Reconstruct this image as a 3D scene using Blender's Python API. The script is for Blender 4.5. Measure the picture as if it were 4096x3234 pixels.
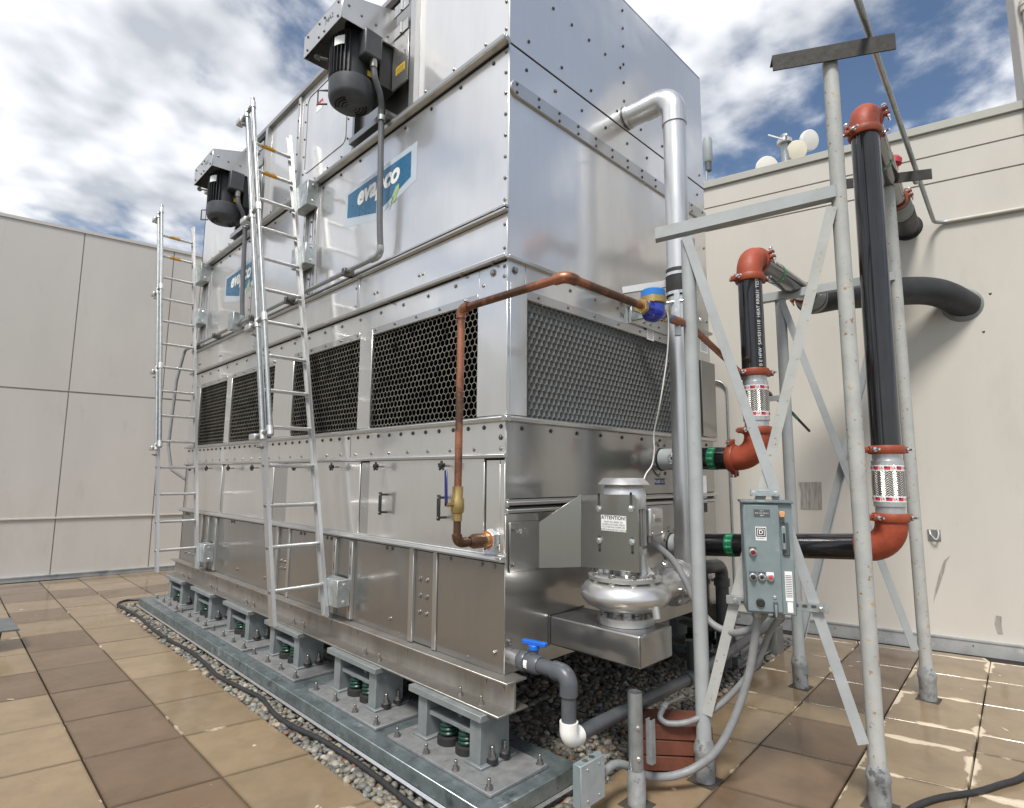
import bpy, math, random
import numpy as np
from mathutils import Vector, Matrix
random.seed(7); rng = np.random.default_rng(7)
PI = math.pi; RAD = math.radians
for o in list(bpy.data.objects): bpy.data.objects.remove(o)
scn = bpy.context.scene; COL = scn.collection

# ------------------------------------------------------------------ camera
def cam_axes(yaw, pitch, roll):
    fw = Vector((math.sin(yaw)*math.cos(pitch), math.cos(yaw)*math.cos(pitch), math.sin(pitch)))
    rt = Vector((math.cos(yaw), -math.sin(yaw), 0)); up = rt.cross(fw)
    c, s = math.cos(roll), math.sin(roll)
    return c*rt+s*up, -s*rt+c*up, fw
r_, u_, f_ = cam_axes(RAD(45.025), RAD(7.104), RAD(0.389))
cd = bpy.data.cameras.new('camera'); cam = bpy.data.objects.new('camera', cd); COL.objects.link(cam)
cam.matrix_world = Matrix(((r_.x, u_.x, -f_.x, -2.618), (r_.y, u_.y, -f_.y, -2.668), (r_.z, u_.z, -f_.z, 1.902), (0, 0, 0, 1)))
cd.sensor_width = 36; cd.lens = 20.07; cd.clip_start = 0.05; cd.clip_end = 4000
scn.camera = cam

# ------------------------------------------------------------------ sky, sun, exposure
SUN_EL, SUN_AZ = RAD(56), RAD(247)          # azimuth clockwise from +Y
w = bpy.data.worlds.new('World'); scn.world = w; w.use_nodes = True
nt = w.node_tree; N = nt.nodes; LK = nt.links; N.clear()
def wn(t, **k):
    n = N.new(t)
    for a, b in k.items(): setattr(n, a, b)
    return n
out = wn('ShaderNodeOutputWorld'); bgs = wn('ShaderNodeBackground'); bgc = wn('ShaderNodeBackground'); mx = wn('ShaderNodeMixShader')
sky = wn('ShaderNodeTexSky', sky_type='NISHITA', sun_disc=False, sun_elevation=SUN_EL, sun_rotation=SUN_AZ, altitude=200, dust_density=0.35, ozone_density=1.6)
LK.new(sky.outputs[0], bgs.inputs[0]); bgs.inputs[1].default_value = 0.062
tc = wn('ShaderNodeTexCoord'); sep = wn('ShaderNodeSeparateXYZ'); LK.new(tc.outputs['Generated'], sep.inputs[0])
zc = wn('ShaderNodeMath', operation='MAXIMUM'); LK.new(sep.outputs[2], zc.inputs[0]); zc.inputs[1].default_value = 0.0
za = wn('ShaderNodeMath', operation='ADD'); LK.new(zc.outputs[0], za.inputs[0]); za.inputs[1].default_value = 0.22
dv = wn('ShaderNodeVectorMath', operation='DIVIDE'); LK.new(tc.outputs['Generated'], dv.inputs[0])
cb = wn('ShaderNodeCombineXYZ'); [LK.new(za.outputs[0], cb.inputs[i]) for i in range(3)]; LK.new(cb.outputs[0], dv.inputs[1])
def wnoise(scale, detail, rough, off, dist=0.0):
    m = wn('ShaderNodeMapping'); m.inputs['Location'].default_value = off; m.inputs['Scale'].default_value = (1, 1, 0.0)
    LK.new(dv.outputs[0], m.inputs[0]); n = wn('ShaderNodeTexNoise'); LK.new(m.outputs[0], n.inputs['Vector'])
    n.inputs['Scale'].default_value = scale; n.inputs['Detail'].default_value = detail; n.inputs['Roughness'].default_value = rough; n.inputs['Distortion'].default_value = dist
    return n.outputs[0]
big = wnoise(0.55, 2, 0.5, (3.1, 1.7, 0)); det = wnoise(2.5, 9, 0.56, (6.2, 0.4, 0), 0.12); dl = wnoise(2.5, 4, 0.5, (6.2+0.07*math.sin(SUN_AZ), 0.4+0.07*math.cos(SUN_AZ), 0), 0.12); ds = wnoise(2.5, 4, 0.5, (6.2, 0.4, 0), 0.12)
# a bank of thicker cloud lies over the far side (+Y), thinning towards +X
grad = wn('ShaderNodeVectorMath', operation='DOT_PRODUCT'); LK.new(tc.outputs['Generated'], grad.inputs[0]); grad.inputs[1].default_value = (-0.045, 0.015, -0.02)
def wmath(op, a, b):
    n = wn('ShaderNodeMath', operation=op)
    for i, v in enumerate((a, b)):
        if isinstance(v, (int, float)): n.inputs[i].default_value = v
        else: LK.new(v, n.inputs[i])
    return n.outputs[0]
cov = wmath('ADD', wmath('ADD', wmath('MULTIPLY', big, 0.30), wmath('MULTIPLY', det, 0.80)), grad.outputs['Value'])
rp = wn('ShaderNodeMapRange', interpolation_type='SMOOTHSTEP'); LK.new(cov, rp.inputs[0]); rp.inputs[1].default_value = 0.432; rp.inputs[2].default_value = 0.552
shade = wnoise(2.4, 9, 0.6, (1.3, 9.1, 0), 0.25)
cr = wn('ShaderNodeValToRGB'); LK.new(wmath('ADD', wmath('ADD', wmath('MULTIPLY', shade, 0.75), 0.115), wmath('MULTIPLY', wmath('SUBTRACT', ds, dl), 2.2)), cr.inputs[0]); cr.color_ramp.elements[0].position = 0.26; cr.color_ramp.elements[1].position = 0.64
cr.color_ramp.elements[0].color = (0.46, 0.485, 0.53, 1); cr.color_ramp.elements[1].color = (0.90, 0.91, 0.94, 1)
LK.new(cr.outputs[0], bgc.inputs[0]); bgc.inputs[1].default_value = 0.68
fac = wmath('MULTIPLY', rp.outputs[0], 0.95)
LK.new(fac, mx.inputs[0]); LK.new(bgs.outputs[0], mx.inputs[1]); LK.new(bgc.outputs[0], mx.inputs[2]); LK.new(mx.outputs[0], out.inputs[0])
sl = bpy.data.lights.new('sun', 'SUN'); sl.energy = 2.2; sl.angle = RAD(15); sl.color = (1.0, 0.95, 0.87)
so = bpy.data.objects.new('sun', sl); COL.objects.link(so)
sd = Vector((math.sin(SUN_AZ)*math.cos(SUN_EL), math.cos(SUN_AZ)*math.cos(SUN_EL), math.sin(SUN_EL)))
so.rotation_euler = sd.to_track_quat('Z', 'Y').to_euler(); so.location = sd*30
vs = scn.view_settings; vs.view_transform = 'Standard'; vs.look = 'None'; vs.exposure = 0.92; vs.gamma = 1.0; vs.use_curve_mapping = False
scn.render.engine = 'CYCLES'; scn.cycles.use_denoising = True; scn.cycles.max_bounces = 8; scn.cycles.sample_clamp_indirect = 6

# ------------------------------------------------------------------ materials
MATS = {}
def pm(name, base, rough=0.6, metal=0.0, var=0.12, scale=6.0, bump=0.0, bscale=40.0, rvar=0.08, spots=None, coat=0.0, spec=0.5, detail=6, stretch=None):
    """base colour broken up by noise; spots = list of (colour, noise scale, threshold, softness)"""
    m = bpy.data.materials.new(name); m.use_nodes = True; t = m.node_tree; n = t.nodes; l = t.links
    b = n['Principled BSDF']; b.inputs['Metallic'].default_value = metal; b.inputs['Roughness'].default_value = rough
    b.inputs['Specular IOR Level'].default_value = spec; b.inputs['Coat Weight'].default_value = coat
    co = n.new('ShaderNodeTexCoord').outputs['Object']
    if stretch:
        mp = n.new('ShaderNodeMapping'); mp.inputs['Scale'].default_value = stretch; l.new(co, mp.inputs[0]); co = mp.outputs[0]
    def noise(s, d=detail, r=0.6):
        x = n.new('ShaderNodeTexNoise'); l.new(co, x.inputs['Vector']); x.inputs['Scale'].default_value = s; x.inputs['Detail'].default_value = d; x.inputs['Roughness'].default_value = r
        return x.outputs[0]
    def rng_(v, a, b_, c, d):
        x = n.new('ShaderNodeMapRange'); l.new(v, x.inputs[0])
        for i, q in enumerate((a, b_, c, d)): x.inputs[1+i].default_value = q
        return x.outputs[0]
    def mix(f, a, c):
        x = n.new('ShaderNodeMix'); x.data_type = 'RGBA'; l.new(f, x.inputs[0])
        for i, q in ((6, a), (7, c)):
            if isinstance(q, tuple): x.inputs[i].default_value = (*q[:3], 1)
            else: l.new(q, x.inputs[i])
        return x.outputs[2]
    nz = noise(scale); k = rng_(nz, 0.3, 0.7, 0, 1)
    col = mix(k, tuple(c*(1-var) for c in base), tuple(min(1, c*(1+var)) for c in base))
    for (sc_, nsc, th, soft) in (spots or []):
        col = mix(rng_(noise(nsc, 8, 0.65), th, th+soft, 0, 1), col, sc_)
    l.new(col, b.inputs['Base Color'])
    l.new(rng_(noise(scale*2.3), 0.3, 0.7, max(0.02, rough-rvar), min(1, rough+rvar)), b.inputs['Roughness'])
    if bump:
        bp = n.new('ShaderNodeBump'); bp.inputs['Strength'].default_value = bump; bp.inputs['Distance'].default_value = 0.01
        l.new(noise(bscale, 6), bp.inputs['Height']); l.new(bp.outputs[0], b.inputs['Normal'])
    MATS[name] = m; return m
def steel(name, col, ra, rb, f, bump=0.03, bsc=1.6, stain=None, dots=True):
    """mill-finish stainless: a clear reflection laid over a blurred one, faint oil-canning and smudges"""
    m = bpy.data.materials.new(name); m.use_nodes = True; t = m.node_tree; n = t.nodes; l = t.links; n.clear()
    o = n.new('ShaderNodeOutputMaterial'); mx_ = n.new('ShaderNodeMixShader'); l.new(mx_.outputs[0], o.inputs[0])
    co = n.new('ShaderNodeTexCoord').outputs['Object']
    ns = n.new('ShaderNodeTexNoise'); l.new(co, ns.inputs['Vector']); ns.inputs['Scale'].default_value = bsc; ns.inputs['Detail'].default_value = 2
    bp = n.new('ShaderNodeBump'); bp.inputs['Strength'].default_value = bump; bp.inputs['Distance'].default_value = 0.12; l.new(ns.outputs[0], bp.inputs['Height'])
    mp = n.new('ShaderNodeMapping'); mp.inputs['Scale'].default_value = (1, 1, 0.22); l.new(co, mp.inputs[0])
    sm = n.new('ShaderNodeTexNoise'); l.new(mp.outputs[0], sm.inputs['Vector']); sm.inputs['Scale'].default_value = 4.5; sm.inputs['Detail'].default_value = 9; sm.inputs['Roughness'].default_value = 0.65
    rr = n.new('ShaderNodeMapRange'); l.new(sm.outputs[0], rr.inputs[0]); rr.inputs[1].default_value = 0.40; rr.inputs[2].default_value = 0.85; rr.inputs[3].default_value = 0; rr.inputs[4].default_value = 1
    mc = n.new('ShaderNodeMix'); mc.data_type = 'RGBA'; l.new(rr.outputs[0], mc.inputs[0])
    mc.inputs[6].default_value = (*col, 1); mc.inputs[7].default_value = (*(stain or tuple(c*0.90 for c in col)), 1)
    cout = mc.outputs[2]
    if dots:
        sp = n.new('ShaderNodeTexNoise'); l.new(mp.outputs[0], sp.inputs['Vector']); sp.inputs['Scale'].default_value = 26; sp.inputs['Detail'].default_value = 3
        r2 = n.new('ShaderNodeMapRange'); l.new(sp.outputs[0], r2.inputs[0]); r2.inputs[1].default_value = 0.74; r2.inputs[2].default_value = 0.78; r2.inputs[3].default_value = 0; r2.inputs[4].default_value = 0.28
        m2 = n.new('ShaderNodeMix'); m2.data_type = 'RGBA'; l.new(r2.outputs[0], m2.inputs[0]); l.new(cout, m2.inputs[6]); m2.inputs[7].default_value = (*(c*0.62 for c in col), 1); cout = m2.outputs[2]
    for i, r in ((1, ra), (2, rb)):
        p = n.new('ShaderNodeBsdfPrincipled'); p.inputs['Metallic'].default_value = 1; l.new(cout, p.inputs['Base Color'])
        a = n.new('ShaderNodeMath'); a.operation = 'MULTIPLY_ADD'; l.new(rr.outputs[0], a.inputs[0]); a.inputs[1].default_value = 0.07; a.inputs[2].default_value = r
        l.new(a.outputs[0], p.inputs['Roughness']); l.new(bp.outputs[0], p.inputs['Normal']); l.new(p.outputs[0], mx_.inputs[i])
    mx_.inputs[0].default_value = f
    MATS[name] = m; return m
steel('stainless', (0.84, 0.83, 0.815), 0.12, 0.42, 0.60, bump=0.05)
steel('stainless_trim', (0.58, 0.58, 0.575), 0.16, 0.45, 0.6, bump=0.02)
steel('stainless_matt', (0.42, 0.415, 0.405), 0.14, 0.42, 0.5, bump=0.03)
steel('aluminium', (0.62, 0.625, 0.63), 0.34, 0.55, 0.5, bump=0.0, dots=False)
steel('bare_steel_beam', (0.44, 0.425, 0.40), 0.3, 0.6, 0.65, bump=0.05, bsc=9, stain=(0.26, 0.235, 0.20))
pm('galvanised', (0.42, 0.46, 0.47), 0.42, 0.75, 0.22, 14, 0.05, 60, spots=[((0.60, 0.64, 0.66), 9, 0.57, 0.1), ((0.25, 0.28, 0.29), 5, 0.62, 0.12)])
pm('galvanised_sheet', (0.22, 0.265, 0.28), 0.30, 0.6, 0.3, 8, 0.03, 50, spots=[((0.46, 0.51, 0.54), 5, 0.60, 0.09), ((0.11, 0.135, 0.14), 6, 0.58, 0.1)])
pm('galvanised_pipe', (0.34, 0.365, 0.375), 0.40, 0.7, 0.16, 18, 0.04, 80, spots=[((0.34, 0.36, 0.37), 22, 0.62, 0.08)])
pm('isolator_grey', (0.21, 0.235, 0.24), 0.55, 0.25, 0.14, 10, 0.06, 60, spots=[((0.32, 0.35, 0.36), 8, 0.60, 0.12)])
pm('isolator_plate', (0.21, 0.215, 0.22), 0.6, 0.2, 0.2, 12, 0.08, 60, spots=[((0.15, 0.15, 0.15), 16, 0.58, 0.1), ((0.32, 0.32, 0.32), 11, 0.62, 0.1)])
pm('green_spring', (0.006, 0.040, 0.028), 0.35, 0.0, 0.2, 20)
pm('black_rubber', (0.018, 0.018, 0.019), 0.62, 0, 0.25, 30, 0.05, 90)
pm('hose_rubber', (0.020, 0.020, 0.022), 0.5, 0, 0.3, 25, 0.05, 90)
pm('bolt_steel', (0.30, 0.29, 0.28), 0.38, 0.9, 0.2, 60)
pm('bolt_dark', (0.13, 0.125, 0.12), 0.42, 0.8, 0.25, 60)
pm('zinc_bolt', (0.72, 0.73, 0.74), 0.25, 0.95, 0.1, 60)
pm('motor_grey', (0.055, 0.060, 0.070), 0.48, 0.1, 0.2, 14, 0.03, 60)
pm('motor_black', (0.022, 0.023, 0.027), 0.5, 0.1, 0.25, 14, 0.03, 60, spots=[((0.12, 0.12, 0.12), 9, 0.66, 0.1)])
pm('conduit_grey', (0.115, 0.120, 0.135), 0.5, 0.0, 0.12, 20)
pm('flex_grey', (0.215, 0.222, 0.23), 0.48, 0.0, 0.12, 20, 0.03, 60)
pm('louvre_lit_grey', (0.135, 0.14, 0.143), 0.55, 0.0, 0.15, 20)
pm('louvre_edge', (0.24, 0.225, 0.185), 0.6, 0.0, 0.35, 5, spots=[((0.06, 0.058, 0.05), 7, 0.52, 0.15)])
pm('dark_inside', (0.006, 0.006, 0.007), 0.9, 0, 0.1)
pm('post_paint', (0.34, 0.365, 0.375), 0.55, 0.0, 0.10, 6, 0.04, 60, spots=[((0.30, 0.165, 0.055), 26, 0.665, 0.03), ((0.10, 0.05, 0.025), 30, 0.73, 0.02)])
pm('post_rusty', (0.38, 0.39, 0.38), 0.6, 0.0, 0.12, 6, 0.05, 60, spots=[((0.40, 0.27, 0.10), 12, 0.60, 0.10), ((0.26, 0.13, 0.045), 28, 0.62, 0.03)])
pm('post_sleeve', (0.30, 0.315, 0.32), 0.6, 0.3, 0.3, 12, 0.15, 30, spots=[((0.12, 0.125, 0.13), 14, 0.56, 0.08), ((0.50, 0.49, 0.45), 9, 0.63, 0.06)])
pm('dark_angle', (0.030, 0.029, 0.027), 0.65, 0.2, 0.3, 14, 0.06, 60, spots=[((0.07, 0.065, 0.055), 20, 0.64, 0.08)])
pm('black_pipe', (0.012, 0.012, 0.014), 0.16, 0.0, 0.3, 5, 0, 50, rvar=0.06, spots=[((0.05, 0.05, 0.05), 9, 0.70, 0.10), ((0.09, 0.085, 0.08), 24, 0.76, 0.04)], coat=0.4, detail=4)
pm('red_iron', (0.32, 0.058, 0.026), 0.55, 0.0, 0.24, 7, 0.2, 45, spots=[((0.16, 0.03, 0.017), 12, 0.62, 0.10), ((0.36, 0.12, 0.07), 18, 0.70, 0.08)])
pm('red_clamp', (0.28, 0.055, 0.022), 0.5, 0.0, 0.2, 14, 0.06, 70)
pm('red_valve', (0.42, 0.03, 0.05), 0.45)
pm('grey_primer', (0.30, 0.33, 0.34), 0.55, 0.0, 0.12, 10, 0.03, 50)
pm('collar_silver', (0.55, 0.56, 0.57), 0.38, 0.7, 0.12, 12)
pm('insulation_dark', (0.022, 0.024, 0.028), 0.55, 0.0, 0.2, 6, 0.05, 30, spots=[((0.06, 0.06, 0.066), 4, 0.66, 0.15)])
pm('insulation_grey', (0.20, 0.215, 0.22), 0.6, 0.0, 0.2, 6, 0.05, 30)
pm('green_band', (0.0, 0.17, 0.075), 0.4)
pm('green_light', (0.16, 0.42, 0.26), 0.5)
pm('white_print', (0.78, 0.78, 0.76), 0.55, 0, 0.05)
pm('white_plastic', (0.80, 0.80, 0.78), 0.3, 0, 0.03)
pm('white_sticker', (0.80, 0.81, 0.82), 0.4, 0, 0.04)
pm('black_print', (0.015, 0.015, 0.017), 0.5)
pm('grey_print', (0.12, 0.12, 0.13), 0.5)
pm('sticker_film', (0.50, 0.56, 0.63), 0.35, 0.2, 0.05)
pm('logo_blue', (0.012, 0.115, 0.235), 0.30, 0, 0.05, coat=0.12)
pm('leaf_green', (0.33, 0.46, 0.22), 0.4)
pm('label_blue', (0.015, 0.025, 0.14), 0.4)
pm('label_yellow', (0.72, 0.47, 0.03), 0.45)
pm('label_orange', (0.65, 0.33, 0.02), 0.5)
pm('label_red', (0.6, 0.04, 0.04), 0.5)
pm('copper', (0.40, 0.17, 0.105), 0.40, 0.8, 0.2, 7, 0.02, 60, spots=[((0.13, 0.075, 0.05), 3.2, 0.43, 0.10), ((0.30, 0.13, 0.08), 16, 0.60, 0.1)])
pm('brass', (0.46, 0.33, 0.14), 0.38, 0.95, 0.12, 14)
pm('meter_blue', (0.012, 0.030, 0.34), 0.22, 0, 0.15, 12, coat=0.5)
pm('cap_blue', (0.02, 0.17, 0.52), 0.35)
pm('handle_blue', (0.010, 0.12, 0.55), 0.35)
pm('handle_navy', (0.014, 0.020, 0.14), 0.35)
pm('pvc_grey', (0.075, 0.083, 0.095), 0.38, 0, 0.15, 9)
pm('pvc_dark', (0.035, 0.038, 0.043), 0.35, 0, 0.15, 9)
pm('riser_silver', (0.62, 0.63, 0.645), 0.33, 0.9, 0.05, 4, 0, 40, rvar=0.05, stretch=(1, 1, 0.3), detail=3)
pm('pump_silver', (0.60, 0.60, 0.595), 0.33, 0.85, 0.05, 5, 0.03, 30, rvar=0.06, spots=[((0.32, 0.29, 0.24), 14, 0.76, 0.05)], detail=3)
pm('cowl_silver', (0.70, 0.70, 0.70), 0.34, 0.75, 0.06, 9)
pm('panel_grey', (0.20, 0.245, 0.26), 0.42, 0.15, 0.16, 5, 0.01, 60, spots=[((0.33, 0.38, 0.40), 4, 0.58, 0.16)])
pm('panel_dark', (0.09, 0.10, 0.105), 0.5, 0.2, 0.1)
pm('wall_beige', (0.50, 0.484, 0.465), 0.85, 0, 0.05, 1.1, 0.12, 160, spots=[((0.43, 0.405, 0.375), 0.9, 0.56, 0.2), ((0.415, 0.395, 0.37), 2.6, 0.64, 0.16)], spec=0.2, stretch=(1, 1, 0.35))
pm('wall_pale', (0.52, 0.498, 0.46), 0.88, 0, 0.045, 1.3, 0.12, 160, spots=[((0.46, 0.435, 0.395), 1.1, 0.58, 0.2), ((0.44, 0.415, 0.375), 3.4, 0.64, 0.16)], spec=0.2, stretch=(1, 1, 0.35))
pm('wall_groove', (0.38, 0.36, 0.335), 0.9, 0, 0.1)
pm('coping_grey', (0.36, 0.36, 0.325), 0.6, 0, 0.05, 3)
pm('trim_beige', (0.50, 0.47, 0.43), 0.7)
pm('wall_patch', (0.30, 0.285, 0.26), 0.9, 0, 0.35, 12, 0.1, 30, stretch=(4, 4, 0.5))
pm('flashing', (0.42, 0.44, 0.45), 0.5, 0.5, 0.2, 4, 0.03, 20, spots=[((0.24, 0.27, 0.30), 3, 0.58, 0.1), ((0.58, 0.58, 0.56), 6, 0.63, 0.1)])
pm('concrete_grey', (0.19, 0.19, 0.185), 0.85, 0, 0.2, 7, 0.15, 60)
pm('joint_dark', (0.05, 0.042, 0.034), 0.9, 0, 0.2)
pm('brick_red', (0.14, 0.046, 0.026), 0.75, 0, 0.25, 9, 0.15, 50, spots=[((0.10, 0.035, 0.02), 7, 0.6, 0.12)])
pm('vent_grey', (0.15, 0.165, 0.17), 0.45, 0.3, 0.15)
pm('far_ground', (0.10, 0.12, 0.07), 0.9, 0, 0.3, 0.02)
pm('roof_far', (0.30, 0.27, 0.22), 0.9, 0, 0.1, 1)
pm('dish_white', (0.74, 0.73, 0.70), 0.45, 0, 0.04, 3)
pm('dish_cream', (0.72, 0.68, 0.56), 0.45, 0, 0.04, 3)
pm('lamp_red', (0.20, 0.006, 0.010), 0.2, coat=0.5)
pm('button_red', (0.55, 0.04, 0.06), 0.35)
pm('lock_tan', (0.55, 0.30, 0.14), 0.5)
pm('orange_ring', (0.55, 0.10, 0.03), 0.5)
pm('soil_cream', (0.60, 0.55, 0.45), 0.8)

def paver_mat(name, wet, dry, cov):
    """wet concrete paver: dark damp face, pale dried margins along the edges and a few dried spots"""
    m = bpy.data.materials.new(name); m.use_nodes = True; t = m.node_tree; n = t.nodes; l = t.links; b = n['Principled BSDF']
    tcx = n.new('ShaderNodeTexCoord'); geo = n.new('ShaderNodeNewGeometry'); oi = n.new('ShaderNodeObjectInfo')
    P = geo.outputs['Position']
    def noise(s, d=6, r=0.6, dist=0.0):
        x = n.new('ShaderNodeTexNoise'); l.new(P, x.inputs['Vector']); x.inputs['Scale'].default_value = s; x.inputs['Detail'].default_value = d; x.inputs['Roughness'].default_value = r; x.inputs['Distortion'].default_value = dist; return x.outputs[0]
    def M(op, a, c=0.0):
        x = n.new('ShaderNodeMath'); x.operation = op
        for i, v in enumerate((a, c)):
            if isinstance(v, (int, float)): x.inputs[i].default_value = v
            else: l.new(v, x.inputs[i])
        return x.outputs[0]
    def mr(v, a, b_, c, d):
        x = n.new('ShaderNodeMapRange'); l.new(v, x.inputs[0])
        for i, q in enumerate((a, b_, c, d)): x.inputs[1+i].default_value = q
        return x.outputs[0]
    def mix(f, a, c):
        x = n.new('ShaderNodeMix'); x.data_type = 'RGBA'; l.new(f, x.inputs[0])
        for i, q in ((6, a), (7, c)):
            if isinstance(q, tuple): x.inputs[i].default_value = (*q, 1)
            else: l.new(q, x.inputs[i])
        return x.outputs[2]
    s = n.new('ShaderNodeSeparateXYZ'); l.new(tcx.outputs['UV'], s.inputs[0])
    ed = M('MINIMUM', M('MINIMUM', s.outputs[0], M('SUBTRACT', 1.0, s.outputs[0])), M('MINIMUM', s.outputs[1], M('SUBTRACT', 1.0, s.outputs[1])))
    # dryness: high near an edge, where the low-frequency drying pattern allows
    dryv = M('ADD', M('MULTIPLY', mr(ed, 0.0, 0.20, 1.0, 0.0), 0.30), M('ADD', M('MULTIPLY', noise(1.1, 3), 0.95), M('MULTIPLY', noise(5.5, 4, 0.55, 0.25), 0.30)))
    dm = mr(dryv, cov, cov+0.045, 0, 1)
    sp = mr(noise(5.2, 3, 0.5, 0.4), 0.725, 0.74, 0, 1)
    dm = M('MAXIMUM', dm, sp)
    stain = mr(noise(3.4, 8, 0.65), 0.35, 0.7, 0, 1)
    wetc = mix(stain, tuple(c*0.90 for c in wet), tuple(c*1.12 for c in wet))
    wetc = mix(mr(noise(70, 2, 0.5), 0.60, 0.78, 0, 0.5), wetc, tuple(c*0.72 for c in wet))
    tone = n.new('ShaderNodeMapRange'); l.new(oi.outputs['Random'], tone.inputs[0]); tone.inputs[3].default_value = 0.90; tone.inputs[4].default_value = 1.10
    drc = mix(stain, tuple(c*0.92 for c in dry), tuple(min(1, c*1.06) for c in dry))
    grime = M('MULTIPLY', mr(M('ADD', ed, M('MULTIPLY', noise(26, 4), 0.03)), 0.012, 0.045, 1.0, 0.0), 0.55)
    wetc = mix(grime, wetc, tuple(c*0.42 for c in wet))
    wetc = mix(mr(noise(2.4, 5, 0.6), 0.52, 0.62, 0, 0.35), wetc, tuple(c*0.66 for c in wet))
    col = mix(dm, wetc, drc)
    hv = n.new('ShaderNodeHueSaturation'); l.new(col, hv.inputs['Color']); l.new(tone.outputs[0], hv.inputs['Value'])
    l.new(hv.outputs[0], b.inputs['Base Color'])
    wetr = mr(noise(1.6, 4), 0.42, 0.68, 0.03, 0.28)
    l.new(M('ADD', M('MULTIPLY', dm, 0.45), wetr), b.inputs['Roughness'])
    bp = n.new('ShaderNodeBump'); bp.inputs['Strength'].default_value = 0.10; bp.inputs['Distance'].default_value = 0.004; l.new(noise(120, 4), bp.inputs['Height']); l.new(bp.outputs[0], b.inputs['Normal'])
    MATS[name] = m
paver_mat('paver_tan', (0.250, 0.187, 0.117), (0.56, 0.47, 0.34), 1.02)
paver_mat('paver_tan_drying', (0.245, 0.185, 0.118), (0.60, 0.52, 0.40), 0.91)
paver_mat('paver_brown', (0.148, 0.101, 0.065), (0.46, 0.39, 0.29), 1.07)

def braid_mat():
    m = bpy.data.materials.new('braid'); m.use_nodes = True; t = m.node_tree; n = t.nodes; l = t.links; b = n['Principled BSDF']
    s = n.new('ShaderNodeSeparateXYZ'); l.new(n.new('ShaderNodeTexCoord').outputs['UV'], s.inputs[0])
    def M(op, a, c=0.0):
        x = n.new('ShaderNodeMath'); x.operation = op
        for i, v in enumerate((a, c)):
            if isinstance(v, (int, float)): x.inputs[i].default_value = v
            else: l.new(v, x.inputs[i])
        return x.outputs[0]
    u = M('MULTIPLY', s.outputs[0], 2*PI*26); v = M('MULTIPLY', s.outputs[1], 2*PI*64)
    a = M('SINE', M('ADD', u, v)); c = M('SINE', M('SUBTRACT', u, v)); g = M('SINE', M('MULTIPLY', u, 0.5))
    sel = M('GREATER_THAN', g, 0.0); pat = M('ADD', M('MULTIPLY', a, sel), M('MULTIPLY', c, M('SUBTRACT', 1.0, sel)))
    mrn = n.new('ShaderNodeMapRange'); l.new(pat, mrn.inputs[0]); mrn.inputs[1].default_value = -0.75; mrn.inputs[2].default_value = 0.1
    mixn = n.new('ShaderNodeMix'); mixn.data_type = 'RGBA'; l.new(mrn.outputs[0], mixn.inputs[0]); mixn.inputs[6].default_value = (0.03, 0.03, 0.03, 1); mixn.inputs[7].default_value = (0.72, 0.70, 0.66, 1)
    l.new(mixn.outputs[2], b.inputs['Base Color']); b.inputs['Metallic'].default_value = 0.85; b.inputs['Roughness'].default_value = 0.32
    bp = n.new('ShaderNodeBump'); bp.inputs['Strength'].default_value = 0.6; bp.inputs['Distance'].default_value = 0.004; l.new(pat, bp.inputs['Height']); l.new(bp.outputs[0], b.inputs['Normal'])
    MATS['braid'] = m
braid_mat()
def gravel_mat():
    m = bpy.data.materials.new('gravel_stone'); m.use_nodes = True; t = m.node_tree; n = t.nodes; l = t.links; b = n['Principled BSDF']
    a = n.new('ShaderNodeAttribute'); a.attribute_name = 'stone'
    ns = n.new('ShaderNodeTexNoise'); ns.inputs['Scale'].default_value = 60; ns.inputs['Detail'].default_value = 5
    l.new(n.new('ShaderNodeTexCoord').outputs['Object'], ns.inputs['Vector'])
    mr = n.new('ShaderNodeMapRange'); l.new(ns.outputs[0], mr.inputs[0]); mr.inputs[3].default_value = 0.65; mr.inputs[4].default_value = 1.35
    vm = n.new('ShaderNodeVectorMath'); vm.operation = 'SCALE'; l.new(a.outputs['Color'], vm.inputs[0]); l.new(mr.outputs[0], vm.inputs['Scale'])
    l.new(vm.outputs[0], b.inputs['Base Color']); b.inputs['Roughness'].default_value = 0.55
    bp = n.new('ShaderNodeBump'); bp.inputs['Strength'].default_value = 0.25; bp.inputs['Distance'].default_value = 0.004; l.new(ns.outputs[0], bp.inputs['Height']); l.new(bp.outputs[0], b.inputs['Normal'])
    MATS['gravel_stone'] = m
gravel_mat()

# ------------------------------------------------------------------ lettering (outlines taken from the built-in font while the scene is empty)
TXC = {}
def txt(s, size=1.0, shear=0.0, bold=0.0, align='CENTER'):
    key = (s, size, shear, bold, align)
    if key not in TXC:
        cu = bpy.data.curves.new('t', 'FONT'); cu.body = s; cu.size = size; cu.shear = shear; cu.offset = bold; cu.align_x = align; cu.align_y = 'CENTER'; cu.resolution_u = 3
        o = bpy.data.objects.new('t', cu); COL.objects.link(o); dg = bpy.context.evaluated_depsgraph_get(); ev = o.evaluated_get(dg); me = ev.to_mesh()
        TXC[key] = ([tuple(v.co)[:2] for v in me.vertices], [tuple(p.vertices) for p in me.polygons])
        ev.to_mesh_clear(); bpy.data.objects.remove(o); bpy.data.curves.remove(cu)
    return TXC[key]

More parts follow.
